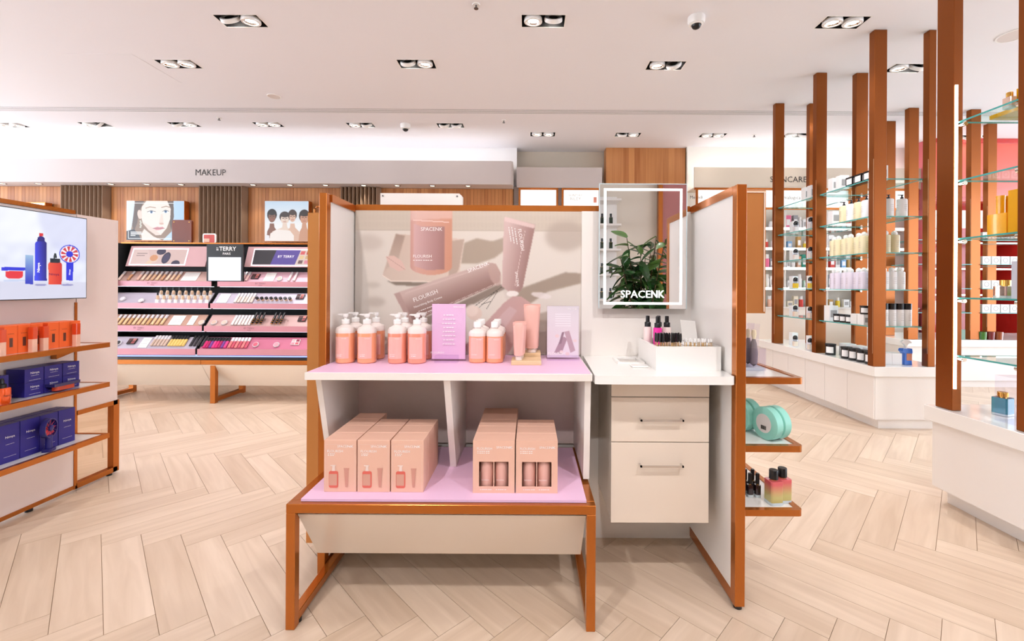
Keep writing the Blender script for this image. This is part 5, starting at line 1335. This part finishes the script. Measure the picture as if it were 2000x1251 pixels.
        # a small level plinth lets the bottle stand on the tilted tray
plm = mesh('plinth', G().box(-.016, .016, -.012, .012, -.034, .0), PLW)
for r in range(2):
    for k in range(9): o = link('plinth', plm, mk); o.location = on_tray(2, 316 + 12 * k, .028 + .062 * r) + Vector((0, 0, .0186)) ; o.matrix_parent_inverse = INV[mk.name]
def pot(m_):
    def b(): return [('jar', mesh('jar', G().lathe([(0, 0), (.014, 0), (.014, .022), (0, .022)], 12), m_, True), None), ('lid', mesh('lid', G().lathe([(0, .022), (.015, .022), (.015, .036), (0, .036)], 12), BLACK, True), None)]
    return b
for k in range(8):
    m_ = mat('pot_%d' % (k % 3), [(236, 206, 176), (226, 186, 150), (240, 220, 200)][k % 3], .2)
    inst(('pot', k % 3), pot(m_), 'powder_pot', f'{ORD[k]} small black lidded pot from the left, second makeup tray', 'pot', on_tray(2, 509 + 9 * k, .05) + NV * .002, rot=(SLA, 0, 0), group='black lidded pots on the second tray')
def compact(m_):
    def b(): return [('case', mesh('case', G().lathe([(0, 0), (.026, 0), (.028, .006), (.026, .012), (0, .012)], 20), SILV, True), None), ('powder', mesh('powder', G().lathe([(0, .012), (.021, .012), (.021, .0135), (0, .014)], 18), m_, True), None)]
    return b
for t, px, s, col, lab in ((2, 247, .05, (236, 232, 240), 'round silver compact at the left of the second makeup tray'), (2, 285, .03, (236, 226, 226), 'round silver compact before the beige bottles, second makeup tray'),
                           (3, 401, .04, (222, 190, 168), 'round tan compact at the seam of the third makeup tray'), (3, 425, .04, (214, 180, 160), 'round compact right of the seam, third makeup tray'), (3, 445, .04, (220, 190, 172), 'second round compact right of the seam, third makeup tray'),
                           (1, 551, .04, (222, 186, 166), 'round pink compact on the top makeup tray'), (4, 238, .06, (40, 34, 40), 'round black compact at the left of the lowest makeup tray'), (4, 505, .05, (206, 90, 110), 'round red compact on the lowest makeup tray'), (4, 545, .05, (226, 150, 160), 'round rose compact on the lowest makeup tray')):
    m_ = mat('powder_%d%d' % (t, px), col, .6); inst(('cp', t, px), compact(m_), 'powder_compact', lab, 'compact', on_tray(t, px, s) + NV * .0022, rot=(SLA, 0, 0))
def pal(cols, w=.09, h=.06, case=BLACK):
    def b():
        ps = [('case', mesh('case', G().box(-w / 2, w / 2, -h / 2, h / 2, 0, .010), case, bev=.001), None)]; n = len(cols) // 2
        for k, c_ in enumerate(cols): 
            cx, cy = -w / 2 + w * (k % n + .5) / n, (-.25 + .5 * (k // n)) * h
            ps.append(('pan', mesh('pan', G().box(cx - w * .4 / n, cx + w * .4 / n, cy - h * .2, cy + h * .2, .010, .0115), mat('pan_%d_%d_%d' % c_, c_, .6)), None))
        return ps
    return b
P1 = [(226, 196, 150), (240, 214, 170), (206, 166, 116), (236, 206, 176), (196, 150, 100), (240, 220, 190)]
P2 = [(60, 30, 30), (150, 70, 70), (90, 50, 50), (200, 120, 110)]
for t, px, s, cols, case, lab in ((1, 420, .02, P1, PLW, 'gold eyeshadow palette left of the seam sign, top makeup tray'), (1, 446, .02, P1, PLW, 'gold eyeshadow palette right of its twin, top makeup tray'), (1, 502, .04, P2, BLACK, 'dark open eyeshadow palette on the top makeup tray'),
                                  (2, 588, .06, P2, BLACK, 'black eyeshadow palette at the end of the second makeup tray'), (3, 592, .06, P2, BLACK, 'dark palette at the end of the third makeup tray'), (4, 262, .05, P2, BLACK, 'dark palette on the lowest makeup tray, left part'),
                                  (4, 580, .05, [(226, 140, 150), (200, 90, 100), (236, 180, 180), (150, 60, 80)], PLW, 'rose palette at the end of the lowest makeup tray')):
    inst(('pal', t, px), pal(cols, .075, .06, case), 'eyeshadow_palette', lab, 'palette', on_tray(t, px, s + .03) + NV * .0022, rot=(SLA, 0, 0))
for t, px, w, lab in ((1, 376, .15, 'white leaflet card on the top makeup tray'), (3, 350, .12, 'white leaflet card on the third makeup tray'), (3, 380, .06, 'narrow white leaflet on the third makeup tray'), (2, 440, .10, 'white leaflet card on the second makeup tray'), (4, 288, .08, 'white leaflet card on the lowest makeup tray'), (1, 530, .10, 'pale pink leaflet card on the top makeup tray')):
    def b(w=w): 
        g = G()
        for q in range(4): bar_into(g, (0, -.03 + .02 * q, .0021), w * .7, (1, 0, 0), (0, 1, 0), .004)
        tm = bpy.data.meshes.new('small_print'); tm.from_pydata(g.v, [], g.f); tm.materials.append(INK)
        return [('card', mesh('card', G().box(-w / 2, w / 2, -.055, .055, 0, .002), GLOSSW), None), ('small_print', tm, None)]
    inst(('leaf', t, px), b, 'leaflet_card', lab, 'card', on_tray(t, px, .068) + NV * .0022, rot=(SLA, 0, 0))
def crayon():
    return [('barrel', mesh('barrel', G().lathe([(0, 0), (.0095, 0), (.0095, .075), (0, .075)], 10), BLACK, True), None), ('gold_end', mesh('gold_end', G().lathe([(0, -.0015), (.0085, -.0015), (.0085, .0), (0, .0)], 10), GOLD, True), None)]
for gi, px in enumerate((507, 545)):
    for r in range(3):
        for k in range(3):
            inst('cray', crayon, 'gold_ended_crayon', f'black crayon with gold end in the {["left", "right"][gi]} bundle on the third makeup tray', 'crayon', on_tray(3, px - 8 + 8 * k + 3 * r, .03 + .01 * r) + NV * (.0105 + .02 * r), rot=(LAY, 0, 0), group=f'{["left", "right"][gi]} bundle of gold ended crayons')

# ================================================================ GLASS SHELF ISLANDS ON THE RIGHT
IZ = .49
LEV = (.797, 1.087, 1.38, 1.667, 1.962)
LN = ['lowest', 'second lowest', 'middle', 'second highest', 'top']


def island(name, lab, x0, x1, y0, y1, iz, doors):
    e = thing(name, lab, 'counter', ((x0 + x1) / 2, (y0 + y1) / 2, 0), world=True)
    obj('worktop', G().box(x0, x1, y0, y1, iz - .075, iz), GLOSSW, e, bev=.002)
    obj('base', G().box(x0 + .03, x1 - .03, y0 + .03, y1 - .03, .075, iz - .075), WHITE, e)
    obj('plinth', G().box(x0 + .075, x1 - .075, y0 + .055, y1 - .055, 0, .075), WHITE, e)
    n = doors
    for k in range(n):
        a = y0 + .03 + (y1 - y0 - .06) * k / n; b = y0 + .03 + (y1 - y0 - .06) * (k + 1) / n
        obj('door', G().box(x0 + .018, x0 + .0295, a + .0015, b - .0015, .08, iz - .078), WHITE, e)
    return e


def cpost(x0, x1, y0, y1, z0, lab, led=None):
    e = thing('copper_post', lab, 'post', ((x0 + x1) / 2, (y0 + y1) / 2, z0), 'copper posts of the shelf islands', world=True)
    obj('shaft', G().box(x0, x1, y0, y1, z0, CZ - .001), COPPER2, e, bev=.002)
    if led: obj('light_strip', G().box(*led), STRIP, e)
    else: obj('light_channel', G().box(x0 - .0006, x0, y0 + .004, y0 + .0065, z0 + .1, 2.1), mat('channel_trim', (250, 206, 160), .3, .4), e)
    return e


def gshelf(x0, x1, y0, y1, z, lab, grp, posts=()):
    e = thing('glass_shelf', lab, 'shelf', ((x0 + x1) / 2, (y0 + y1) / 2, z - .008), grp, world=True)
    obj('pane', G().box(x0, x1, y0, y1, z - .008, z, 0, 1), [GLASS, TEALG], e)
    for (x, y, yp) in posts:
        a, b = min(y, yp - .0006), max(y, yp + .0006)
        obj('bracket', G().lathe([(0, a), (.010, a), (.010, b), (0, b)], 14, (x, 0, z - .0182), M=Matrix.Rotation(-PI / 2, 4, 'X')), CHROME, e, True)
    return e


# ---- island with skincare and candles
island('shelf_island', 'white island counter under the candle and lotion shelves', 2.66, 3.24, 3.355, 5.10, IZ, 6)
PN = {'C': (2.64 + .02, 2.758, 3.37, 3.425), 'B': (2.66, 2.757, 4.05, 4.105), 'A': (2.66, 2.757, 4.73, 4.785), 'D': (3.085, 3.14, 3.37, 3.425), 'E': (3.03, 3.14, 4.05, 4.105), 'F': (3.03, 3.14, 4.73, 4.785)}
PL_ = {'C': 'copper post at the near corner of the candle island', 'B': 'copper post in the middle of the candle island front', 'A': 'slimmest copper post at the far end of the candle island', 'D': 'copper post right of the lotion shelves on the candle island',
       'E': 'copper post behind the middle of the candle island', 'F': 'copper post at the far back of the candle island'}
for k, v in PN.items(): cpost(*v, IZ + .0005, PL_[k])
for i, z in enumerate(LEV):
    gshelf(2.69, 3.10, 3.43, 4.045, z, f'{LN[i]} glass shelf in the near bay of the candle island', 'glass shelves of the near candle bay', ((2.72, 3.455, 3.425), (3.092, 3.455, 3.425), (2.72, 4.02, 4.05), (3.06, 4.02, 4.05)))
    gshelf(2.69, 3.10, 4.11, 4.725, z, f'{LN[i]} glass shelf in the far bay of the candle island', 'glass shelves of the far candle bay', ((2.72, 4.135, 4.105), (2.72, 4.70, 4.73), (3.06, 4.135, 4.105), (3.06, 4.70, 4.73)))


def lotion(m_, pump):
    def b():
        r = .035; ps = [('body', mesh('body', G().lathe([(0, 0), (r, 0), (r, .135), (r - .004, .142), (.012, .146), (0, .146)], 22), m_, True), None)]
        if pump:
            h = G().lathe([(0, .146), (.011, .146), (.011, .158), (.005, .159), (.005, .172), (.010, .172), (.010, .178), (0, .178)], 12); h.box(-.032, 0, -.004, .004, .173, .178)
            ps.append(('pump', mesh('pump', h, BLACK, True), None))
        else: ps.append(('round_cap', mesh('round_cap', G().lathe([(.018, .145), (.020, .152), (.020, .160), (.016, .170), (.008, .176), (0, .178)], 16), PLW, True), None))
        g = G()
        for k in range(4): bar_into(g, (0, -r - .0008, .05 + .014 * k), .026, hgt=.0022)
        for k in range(4): bar_into(g, (-r - .0008, 0, .05 + .014 * k), .026, (0, 1, 0), hgt=.0022)
        tm = bpy.data.meshes.new('small_print'); tm.from_pydata(g.v, [], g.f); tm.materials.append(INK); ps.append(('small_print', tm, None))
        return ps
    return b
CRM = mat('cream_bottle', (240, 226, 186), .3); LIL = mat('lilac_bottle', (232, 222, 234), .3); WHB = mat('white_bottle', (250, 248, 246), .3)
def candle(r=.040, h=.085):
    def b():
        lab = G(); n = 6
        for k in range(n):
            a0, a1 = [PI * 1.25 + (-.75 + 1.5 * q / n) for q in (k, k + 1)]; R = r + .0008
            lab.add([(R * math.cos(a0), R * math.sin(a0), h * .2), (R * math.cos(a1), R * math.sin(a1), h * .2), (R * math.cos(a1), R * math.sin(a1), h * .75), (R * math.cos(a0), R * math.sin(a0), h * .75)], [(0, 1, 2, 3)])
        return [('jar', mesh('jar', G().lathe([(0, 0), (r - .003, 0), (r, .004), (r, h * .87), (0, h * .87)], 22), BLACK, True), None), ('lid', mesh('lid', G().lathe([(0, h * .87), (r + .002, h * .87), (r + .002, h), (0, h)], 22), MBLACK, True), None), ('label', mesh('label', lab, WHB, True), None)]
    return b
def dark_box():
    s = .04
    return [('body', mesh('body', G().box(-s, s, -s, s, 0, .075), BLACK), None), ('label', mesh('label', G().box(-s * .75, s * .75, -s - .0006, -s, .012, .06).box(-s - .0006, -s, -s * .75, s * .75, .012, .06), WHB), None)]
def scent(capm=BLACK, liq=(246, 232, 206)):
    def b():
        w = .05
        return [('glass', mesh('glass', G().prism(rrect(-w / 2, w / 2, -w / 2, w / 2, .008, 3), 'z', 0, .075), ACRYL), None), ('liquid', mesh('liquid', G().prism(rrect(-w / 2 + .004, w / 2 - .004, -w / 2 + .004, w / 2 - .004, .006, 3), 'z', .006, .055), mat('scent_%d_%d_%d' % liq, liq, .1, coat=.4)), None),
                ('dome_cap', mesh('dome_cap', G().lathe([(.021, .075), (.023, .085), (.023, .095), (.018, .108), (.009, .115), (0, .117)], 18), capm, True), None)]
    return b
WCAR = carton(.075, .06, .12, PM['white'], INK)
def tall_cap():
    r = .03; g = G()
    for k in range(5): bar_into(g, (0, -r - .0008, .045 + .013 * k), .024, hgt=.0022)
    tm = bpy.data.meshes.new('small_print'); tm.from_pydata(g.v, [], g.f); tm.materials.append(INK)
    return [('body', mesh('body', G().lathe([(0, 0), (r, 0), (r, .130), (0, .130)], 20), WHB, True), None), ('black_cap', mesh('black_cap', G().lathe([(0, .130), (r, .130), (r, .178), (0, .178)], 20), BLACK, True), None), ('small_print', tm, None)]

def put(key, b, nm, lab, cat, x, y, z, grp, rz=0.0): inst(key, b, nm, lab, cat, (x, y, z + .0004), rotz=rz, group=grp)
# front of the near bay, between the two corner posts
for k, x in enumerate((2.775, 2.868, 2.975)):
    put('lotW', lotion(WHB, True), 'lotion_bottle', f'{ORD[k]} white pump bottle of three facing out on the second highest candle shelf', 'bottle', x, 3.485 + .04 * (k == 1) * 0, LEV[3], 'white pump bottles facing out')
put('lotW', lotion(WHB, True), 'lotion_bottle', 'white pump bottle standing behind the three facing out', 'bottle', 2.925, 3.58, LEV[3], None)
for k, x in enumerate((2.775, 2.848, 2.92)):
    put('lotC', lotion(CRM, False), 'bath_bottle', f'{ORD[k]} cream bottle with round white cap of three facing out, middle candle shelf', 'bottle', x, 3.49, LEV[2], 'cream round capped bottles facing out')
for k, x in enumerate((2.77, 2.836, 2.90, 2.965)):
    put('lotWr', lotion(WHB, False), 'bath_bottle', f'{ORD[k]} white bottle with round cap of four facing out, second lowest candle shelf', 'bottle', x, 3.49, LEV[1], 'white round capped bottles facing out')
for k in range(5):
    put('tc', tall_cap, 'tall_capped_bottle', f'{ORD[k]} white bottle with tall black cap facing out on the lowest candle shelf', 'bottle', 2.777 + .062 * k, 3.49, LEV[0], 'black capped bottles facing out')
for k in range(2): put('tc', tall_cap, 'tall_capped_bottle', f'white bottle with tall black cap in the second row, lowest candle shelf, {["left", "right"][k]} one', 'bottle', 2.815 + .062 * k, 3.56, LEV[0], 'black capped bottles second row')
put('wc', WCAR, 'white_carton', 'white carton on the top candle shelf between the posts', 'carton', 2.83, 3.52, LEV[4], None)
for k, x in enumerate((2.80, 2.88)): put(('lowc',), carton(.078, .09, .092, PM['white']), 'white_carton', f'{["left", "right"][k]} low white carton on the counter between the posts', 'carton', x + .03, 3.49, IZ, 'low white cartons on the island counter')
e = thing('trigger_spray', 'blue trigger spray bottle with white head on the island counter', 'bottle', (3.00, 3.475, IZ + .0005))
obj('body', G().prism([(-.040, .11), (-.033, .128), (.036, .128), (.040, .10), (.03, .06), (.036, 0), (-.022, 0), (-.022, .09)], 'y', -.022, .022), mat('spray_blue', (60, 120, 220), .25), e)
obj('label', G().box(-.008, .034, -.0228, -.022, .035, .09), mat('spray_label', (226, 150, 120), .5), e)
obj('neck', G().cyl(0, 0, .128, .152, .012, 14), PLW, e, True)
obj('trigger_head', G().prism([(-.036, .182), (-.034, .170), (-.020, .168), (-.010, .152), (.012, .152), (.020, .168), (.046, .170), (.044, .178), (.020, .196), (-.018, .196)], 'y', -.010, .010), PLW, e)
# left side of the near bay
for k in range(3): put('db', dark_box, 'candle_box', f'{ORD[k]} black square candle box nearest first on the top candle shelf', 'box', 2.745, 3.50 + .098 * k, LEV[4], 'black candle boxes on the top shelf')
for k in range(2): put('wc', WCAR, 'white_carton', f'{["nearer", "farther"][k]} white carton behind the black candle boxes, top candle shelf', 'carton', 2.745, 3.83 + .10 * k, LEV[4], 'white cartons on the top candle shelf')
for k in range(4):
    m_ = (WHB, CRM)[k % 2]; put(('lotS', k % 2), lotion(m_, True), 'lotion_bottle', f'{ORD[k]} pump bottle nearest first along the side, second highest candle shelf', 'bottle', 2.735, 3.54 + .085 * k, LEV[3], 'pump bottles along the island side')
put('wc', WCAR, 'white_carton', 'white carton behind the side pump bottles, second highest candle shelf', 'carton', 2.745, 3.93, LEV[3], None)
for k in range(7):
    y = 3.565 + .0735 * k
    put('lotC2', lotion(CRM, False), 'bath_bottle', f'{ORD[k]} cream bottle nearest first along the side, middle candle shelf', 'bottle', 2.735 + .012 * (k % 2), y + .016 * k * 0, LEV[2], 'cream bottles along the island side') if k < 6 else None
for k in range(6): put('lotL', lotion(LIL, False), 'bath_bottle', f'{ORD[k]} lilac bottle nearest first along the side, second lowest candle shelf', 'bottle', 2.735 + .012 * (k % 2), 3.565 + .074 * k * .98, LEV[1], 'lilac bottles along the island side')
for k in range(3): put('cds', candle(.033, .07), 'candle', f'{ORD[k]} small black candle nearest first on the lowest candle shelf', 'candle', 2.735, 3.72 + .072 * k, LEV[0], 'small black candles on the lowest shelf')
for k in range(2): put('wc2', carton(.07, .07, .085, PM['white'], INK), 'white_carton', f'{["nearer", "farther"][k]} small white carton beside the small candles', 'carton', 2.745, 3.565 + .077 * k, LEV[0], 'small white cartons beside the candles')
put('cds', candle(.033, .07), 'candle', 'small black candle standing on a white carton', 'candle', 2.745, 3.565, LEV[0] + .0855, None)
put('wc3', carton(.08, .07, .14, PM['white'], INK), 'white_carton', 'tall white carton at the far end of the lowest candle shelf', 'carton', 2.745, 3.965, LEV[0], None)
for k in range(4): put('cdl', candle(.041, .10), 'candle', f'{ORD[k]} large black candle in the counter row nearest first', 'candle', 2.735, 3.492 + .088 * k, IZ, 'large black candles in a row on the counter')
put('cdl', candle(.041, .10), 'candle', 'large black candle standing alone on the island counter', 'candle', 2.735, 3.955, IZ, None)
for k in range(3): put('wc4', carton(.09, .09, .11, PM['white'], INK), 'white_carton', f'{ORD[k]} white carton behind the counter candles nearest first', 'carton', 2.85, 3.62 + .14 * k, IZ, 'white cartons behind the counter candles')
# far bay
for i, z in enumerate((IZ,) + LEV):
    tn = (['counter'] + [f'{q} shelf' for q in LN])[i]
    if i < 5:
        for k, y in enumerate((4.24, 4.48)):
            lq = [(246, 232, 206), (250, 226, 200), (246, 206, 60), (246, 236, 220), (240, 236, 228)][i]
            put(('sc', i), scent(BLACK, lq), 'scent_bottle', f'{["nearer", "farther"][k]} clear scent bottle with black dome cap, far bay {tn}', 'perfume', 2.735, y, z, 'dome capped scents in the far bay')
        for k, y in enumerate((4.33, 4.62)): put(('wcf', i % 2), carton(.06, .06, .13 - .02 * (i % 2), PM['white'], INK), 'white_carton', f'{["nearer", "farther"][k]} white carton beside the dome capped scents, far bay {tn}', 'carton', 2.80, y, z, 'white cartons in the far bay')
    else:
        for k, y in enumerate((4.25, 4.34)): put(('wcf', 0), carton(.06, .06, .13, PM['white'], INK), 'white_carton', f'{["nearer", "farther"][k]} white carton on the top glass shelf of the far bay', 'carton', 2.75, y, z, 'white cartons in the far bay top')

# ---- near island with yellow perfume boxes
island('shelf_island', 'white island counter at the right photo edge under yellow perfume shelves', 2.075, 2.78, 1.2, 2.29, IZ, 1)
cpost(2.103, 2.150, 2.165, 2.255, IZ + .0005, 'wide copper post with a long white light strip on the near island', (2.109, 2.122, 2.1615, 2.1648, .60, 2.11))
cpost(2.103, 2.150, 1.79, 1.88, IZ + .0005, 'copper post cut by the right photo edge', (2.109, 2.122, 1.7865, 1.7898, .60, 2.11))
cpost(2.66, 2.71, 2.165, 2.255, IZ + .0005, 'copper post at the back of the near island')
NL = (.768, 1.055, 1.348, 1.635, 1.926)
for i, z in enumerate(NL): gshelf(2.12, 2.66, 1.885, 2.16, z, f'{LN[i]} glass shelf of the near perfume island', 'glass shelves of the near island', ((2.135, 2.135, 2.165), (2.135, 1.91, 1.88)))
def cyl_pack(r, h, m_):
    def b(): return [('tube', mesh('tube', G().lathe([(0, 0), (r, 0), (r, h * .8), (0, h * .8)], 24), m_, True), None), ('lid', mesh('lid', G().lathe([(0, h * .8), (r + .0008, h * .8), (r + .0008, h), (0, h)], 24), m_, True), None)]
    return b
YB_ = lambda w, d, h: carton(w, d, h, YELLOW, YELLOW)
put('y1', YB_(.10, .10, .085), 'yellow_carton', 'yellow square carton on the top perfume shelf', 'carton', 2.27, 1.94, NL[4], None)
put('y0', YB_(.17, .14, .02), 'yellow_carton', 'flat yellow carton lying on the top perfume shelf', 'carton', 2.34, 2.07, NL[4], None)
inst('gp', perfume(mat('blush_scent', (236, 196, 176), .08, coat=.6), GOLD, .036, .05, .022), 'perfume_bottle', 'blush perfume bottle with gold cap on the top perfume shelf', 'perfume', (2.20, 2.0, NL[4] + .0004))
put('yc', cyl_pack(.04, .16, YELLOW), 'yellow_cylinder', 'tall yellow cylinder pack on the second highest perfume shelf', 'tube', 2.235, 1.93, NL[3], None)
put('y2', YB_(.10, .09, .20), 'yellow_carton', 'large upright yellow carton on the middle perfume shelf', 'carton', 2.24, 1.95, NL[2], None)
put('y3', YB_(.085, .085, .105), 'yellow_carton', 'small yellow carton before the yellow cylinders, middle perfume shelf', 'carton', 2.255, 2.065, NL[2], None)
for k in range(2): put('yc2', cyl_pack(.016, .085, YELLOW), 'yellow_cylinder', f'{["left", "right"][k]} small yellow cylinder standing on the small yellow carton', 'tube', 2.232 + .04 * k, 2.065, NL[2] + .1055, 'small yellow cylinders')
inst('chr', perfume(mat('chrome_scent', (216, 206, 206), .06, .8), GOLD, .06, .055, .028), 'perfume_bottle', 'silver faceted perfume bottle with gold nozzle on a perfume shelf', 'perfume', (2.25, 2.06, NL[1] + .0004))
inst('grn', perfume(grad_mat('green_scent', (150, 180, 60), (196, 196, 150), .02, .05), mat('lilac_cap', (196, 190, 220), .2), .058, .065, .03), 'perfume_bottle', 'green perfume bottle with lilac cap beside the silver one', 'perfume', (2.27, 1.965, NL[1] + .0004))
e = inst('bluebox', carton(.045, .05, .165, mat('pale_blue_box', (226, 232, 246), .3), mat('blue_print', (140, 150, 226), .5)), 'tall_carton', 'tall pale blue carton beside the green perfume', 'carton', (2.165, 1.912, NL[1] + .0004))
inst('teal', perfume(TEALB, GOLD, .060, .085, .024), 'perfume_bottle', 'square teal perfume bottle with gold cap on the near counter', 'perfume', (2.285, 2.10, IZ + .0006), rotz=.3)
e = thing('acrylic_block', 'clear acrylic display block on the near counter', 'display block', (2.22, 1.97, IZ), world=True)
obj('block', G().box(2.16, 2.27, 1.92, 2.02, IZ + .0006, IZ + .21), ACRYL, e); obj('block_edge', G().box(2.16, 2.164, 1.92, 1.924, IZ + .0006, IZ + .2105).box(2.16, 2.27, 1.92, 1.924, IZ + .206, IZ + .2105), mat('glass_edge_pale', (206, 226, 230), .1), e)

# ---- far island seen through the glass
island('shelf_island', 'far white island counter seen between the glass perfume shelves', 4.15, 6.6, 4.80, 5.60, .53, 2)
for x, y, lab in ((4.20, 4.83, 'copper post at the near left corner of the far island'), (4.92, 4.86, 'copper post on the far island behind the lit strip'), (5.55, 5.28, 'back copper post of the far island, right'), (4.27, 5.22, 'back copper post of the far island, left')):
    cpost(x, x + .11, y, y + .06, .5305, lab)
FL = (.83, 1.10, 1.37, 1.64)
for i, z in enumerate(FL):
    gshelf(4.315, 4.915, 4.84, 5.20, z, f'{LN[i]} glass shelf in the left bay of the far island', 'left bay glass shelves of the far island', ((4.30, 4.88, 4.90),))
    gshelf(5.03, 6.2, 4.84, 5.27, z, f'{LN[i]} glass shelf in the right bay of the far island', 'right bay glass shelves of the far island')
def dot_box():
    g = G().lathe([(.022, 0), (.027, 0), (.027, .0006), (.022, .0006), (.022, 0)], 16, M=Matrix.Translation((0, -.0405, .045)) @ Matrix.Rotation(PI / 2, 4, 'X'))
    return [('body', mesh('body', G().box(-.045, .045, -.04, .04, 0, .09), PM['white']), None), ('round_print', mesh('round_print', g, INK), None)]
for i, z in enumerate(FL):
    for k in range(6): put('dot', dot_box, 'round_print_carton', f'{ORD[k]} white carton with round print from the left, {LN[i]} shelf of the far island', 'carton', 5.12 + .105 * k, 4.92, z, 'round print cartons on the far island')
    for k in range(3): put(('farl', k), carton(.08, .07, .13, PM[['white', 'cream', 'green'][(k + i) % 3]], PM['white']), 'far_carton', f'{ORD[k]} carton in the left bay of the far island, {LN[i]} shelf', 'carton', 4.55 + .12 * k, 4.92, z, 'left bay cartons on the far island')
def votive(m_):
    def b(): return [('glass', mesh('glass', G().lathe([(0, 0), (.038, 0), (.042, .085), (.038, .085), (.034, .006), (0, .006)], 18), m_, True), None), ('wax', mesh('wax', G().lathe([(0, .007), (.0335, .007), (.036, .06), (0, .06)], 16), CRM, True), None)]
    return b
for k, (c_, lab) in enumerate((((60, 120, 40), 'green glass candle on the far island counter'), ((120, 20, 30), 'dark red glass candle on the far island counter'), ((150, 70, 20), 'amber glass candle on the far island counter'))):
    put(('vot', k), votive(mat('votive_%d' % k, c_, .1, coat=.5)), 'glass_candle', lab, 'candle', 5.06 + .09 * k, 4.87, .5305, None)
put('gbox', carton(.09, .08, .11, mat('sage_box', (120, 150, 130), .4)), 'sage_carton', 'sage green carton on the far island counter', 'carton', 4.80, 4.88, .5305, None)

# ================================================================ SEEN IN THE MIRROR
pl = thing('potted_plant', 'leafy green rubber plant in a white pot, reflected in the mirror', 'plant', (1.22, -1.0, 0))
obj('pot', G().lathe([(0, 0), (.15, 0), (.19, .36), (.175, .36), (.165, .33), (0, .33)], 28), PLW, pl, True)
obj('soil', G().lathe([(0, .331), (.163, .331), (.163, .335), (0, .335)], 20), mat('soil', (60, 44, 34), .9), pl)
lf = G(); n = 7
for k in range(n + 1):
    t = k / n; w = .034 * math.sin(PI * min(1, t * .93 + .05)) ** .8 * (1 - .25 * t); z = -.035 * t * t
    lf.v += [(-w, .16 * t, z + .008), (0, .16 * t, z), (w, .16 * t, z + .008)]
for k in range(n):
    a = 3 * k
    for q in (0, 1): lf.f.append((a + q, a + q + 1, a + q + 4, a + q + 3)); lf.m.append(0)
LEAFM = [mat('leaf_green', (50, 92, 44), .3, coat=.3), mat('leaf_light', (108, 150, 76), .35, coat=.3)]
LM = []
for m_ in LEAFM:
    me = bpy.data.meshes.new('leaf'); me.from_pydata(lf.v, [], lf.f); me.materials.append(m_); me.shade_smooth(); LM.append(me)
rl = random.Random(11)
for s in range(11):
    a = 2 * PI * s / 11 + rl.uniform(-.3, .3); h = rl.uniform(1.15, 1.66); R = rl.uniform(.10, .40) if s else .03
    path = [Vector((.05 * math.cos(a), .05 * math.sin(a), .33)), Vector((R * .5 * math.cos(a), R * .5 * math.sin(a), .33 + (h - .33) * .55)), Vector((R * math.cos(a), R * math.sin(a), h))]
    obj('stem', G().tube(path, [.010, .008, .004], 7), mat('stem_brown', (92, 74, 48), .8), pl, True)
    nl = 22
    for k in range(nl):
        t = .30 + .70 * k / (nl - 1); q = path[1] + (path[2] - path[1]) * max(0, (t - .55) / .45) if t > .55 else path[0] + (path[1] - path[0]) * (t / .55)
        o = link('leaf', LM[0 if rl.random() < .7 else 1], pl); o.location = q
        o.rotation_euler = Euler((rl.uniform(-1.1, .7), rl.uniform(-.5, .5), rl.uniform(0, 2 * PI)), 'XYZ'); s_ = rl.uniform(1.1, 1.75); o.scale = (s_, s_, s_)
rs = thing('rear_shelving', 'white lit wall shelves with dark bottles, reflected in the mirror', 'shelf unit', (.9, -3.45, 0), world=True)
obj('back', G().box(.2, 1.45, -3.59, -3.57, 0, 2.6), WHITE, rs)
for z in (.9, 1.3, 1.7, 2.1, 2.5): obj('shelf', G().box(.2, 1.45, -3.57, -3.2, z - .03, z), WHITE, rs)
k = 0
for z in (.9, 1.3, 1.7, 2.1):
    for x in (1.16, 1.30):
        put('rb', perfume(mat('bottle_green', (30, 50, 36), .1, coat=.5), BLACK, .055, .11, .06), 'dark_bottle', f'{ORD[k % 2]} dark bottle on the {ORD[k // 2]} reflected wall shelf from below', 'bottle', x, -3.3, z, 'dark bottles on the reflected shelves'); k += 1
tag(obj('trim_6', G().box(2.13, 2.2, -3.59, -3.5, 0, CZ - .01), COPPER), 'copper edge on the wall behind the viewpoint', None, None, 'structure')
tag(obj('wall_rose', G().box(2.2, 5.2, -3.59, -3.52, 0, CZ - .01), mat('rose_wall', (176, 110, 104), .6)), 'dusky rose wall panel reflected in the mirror', None, None, 'structure')
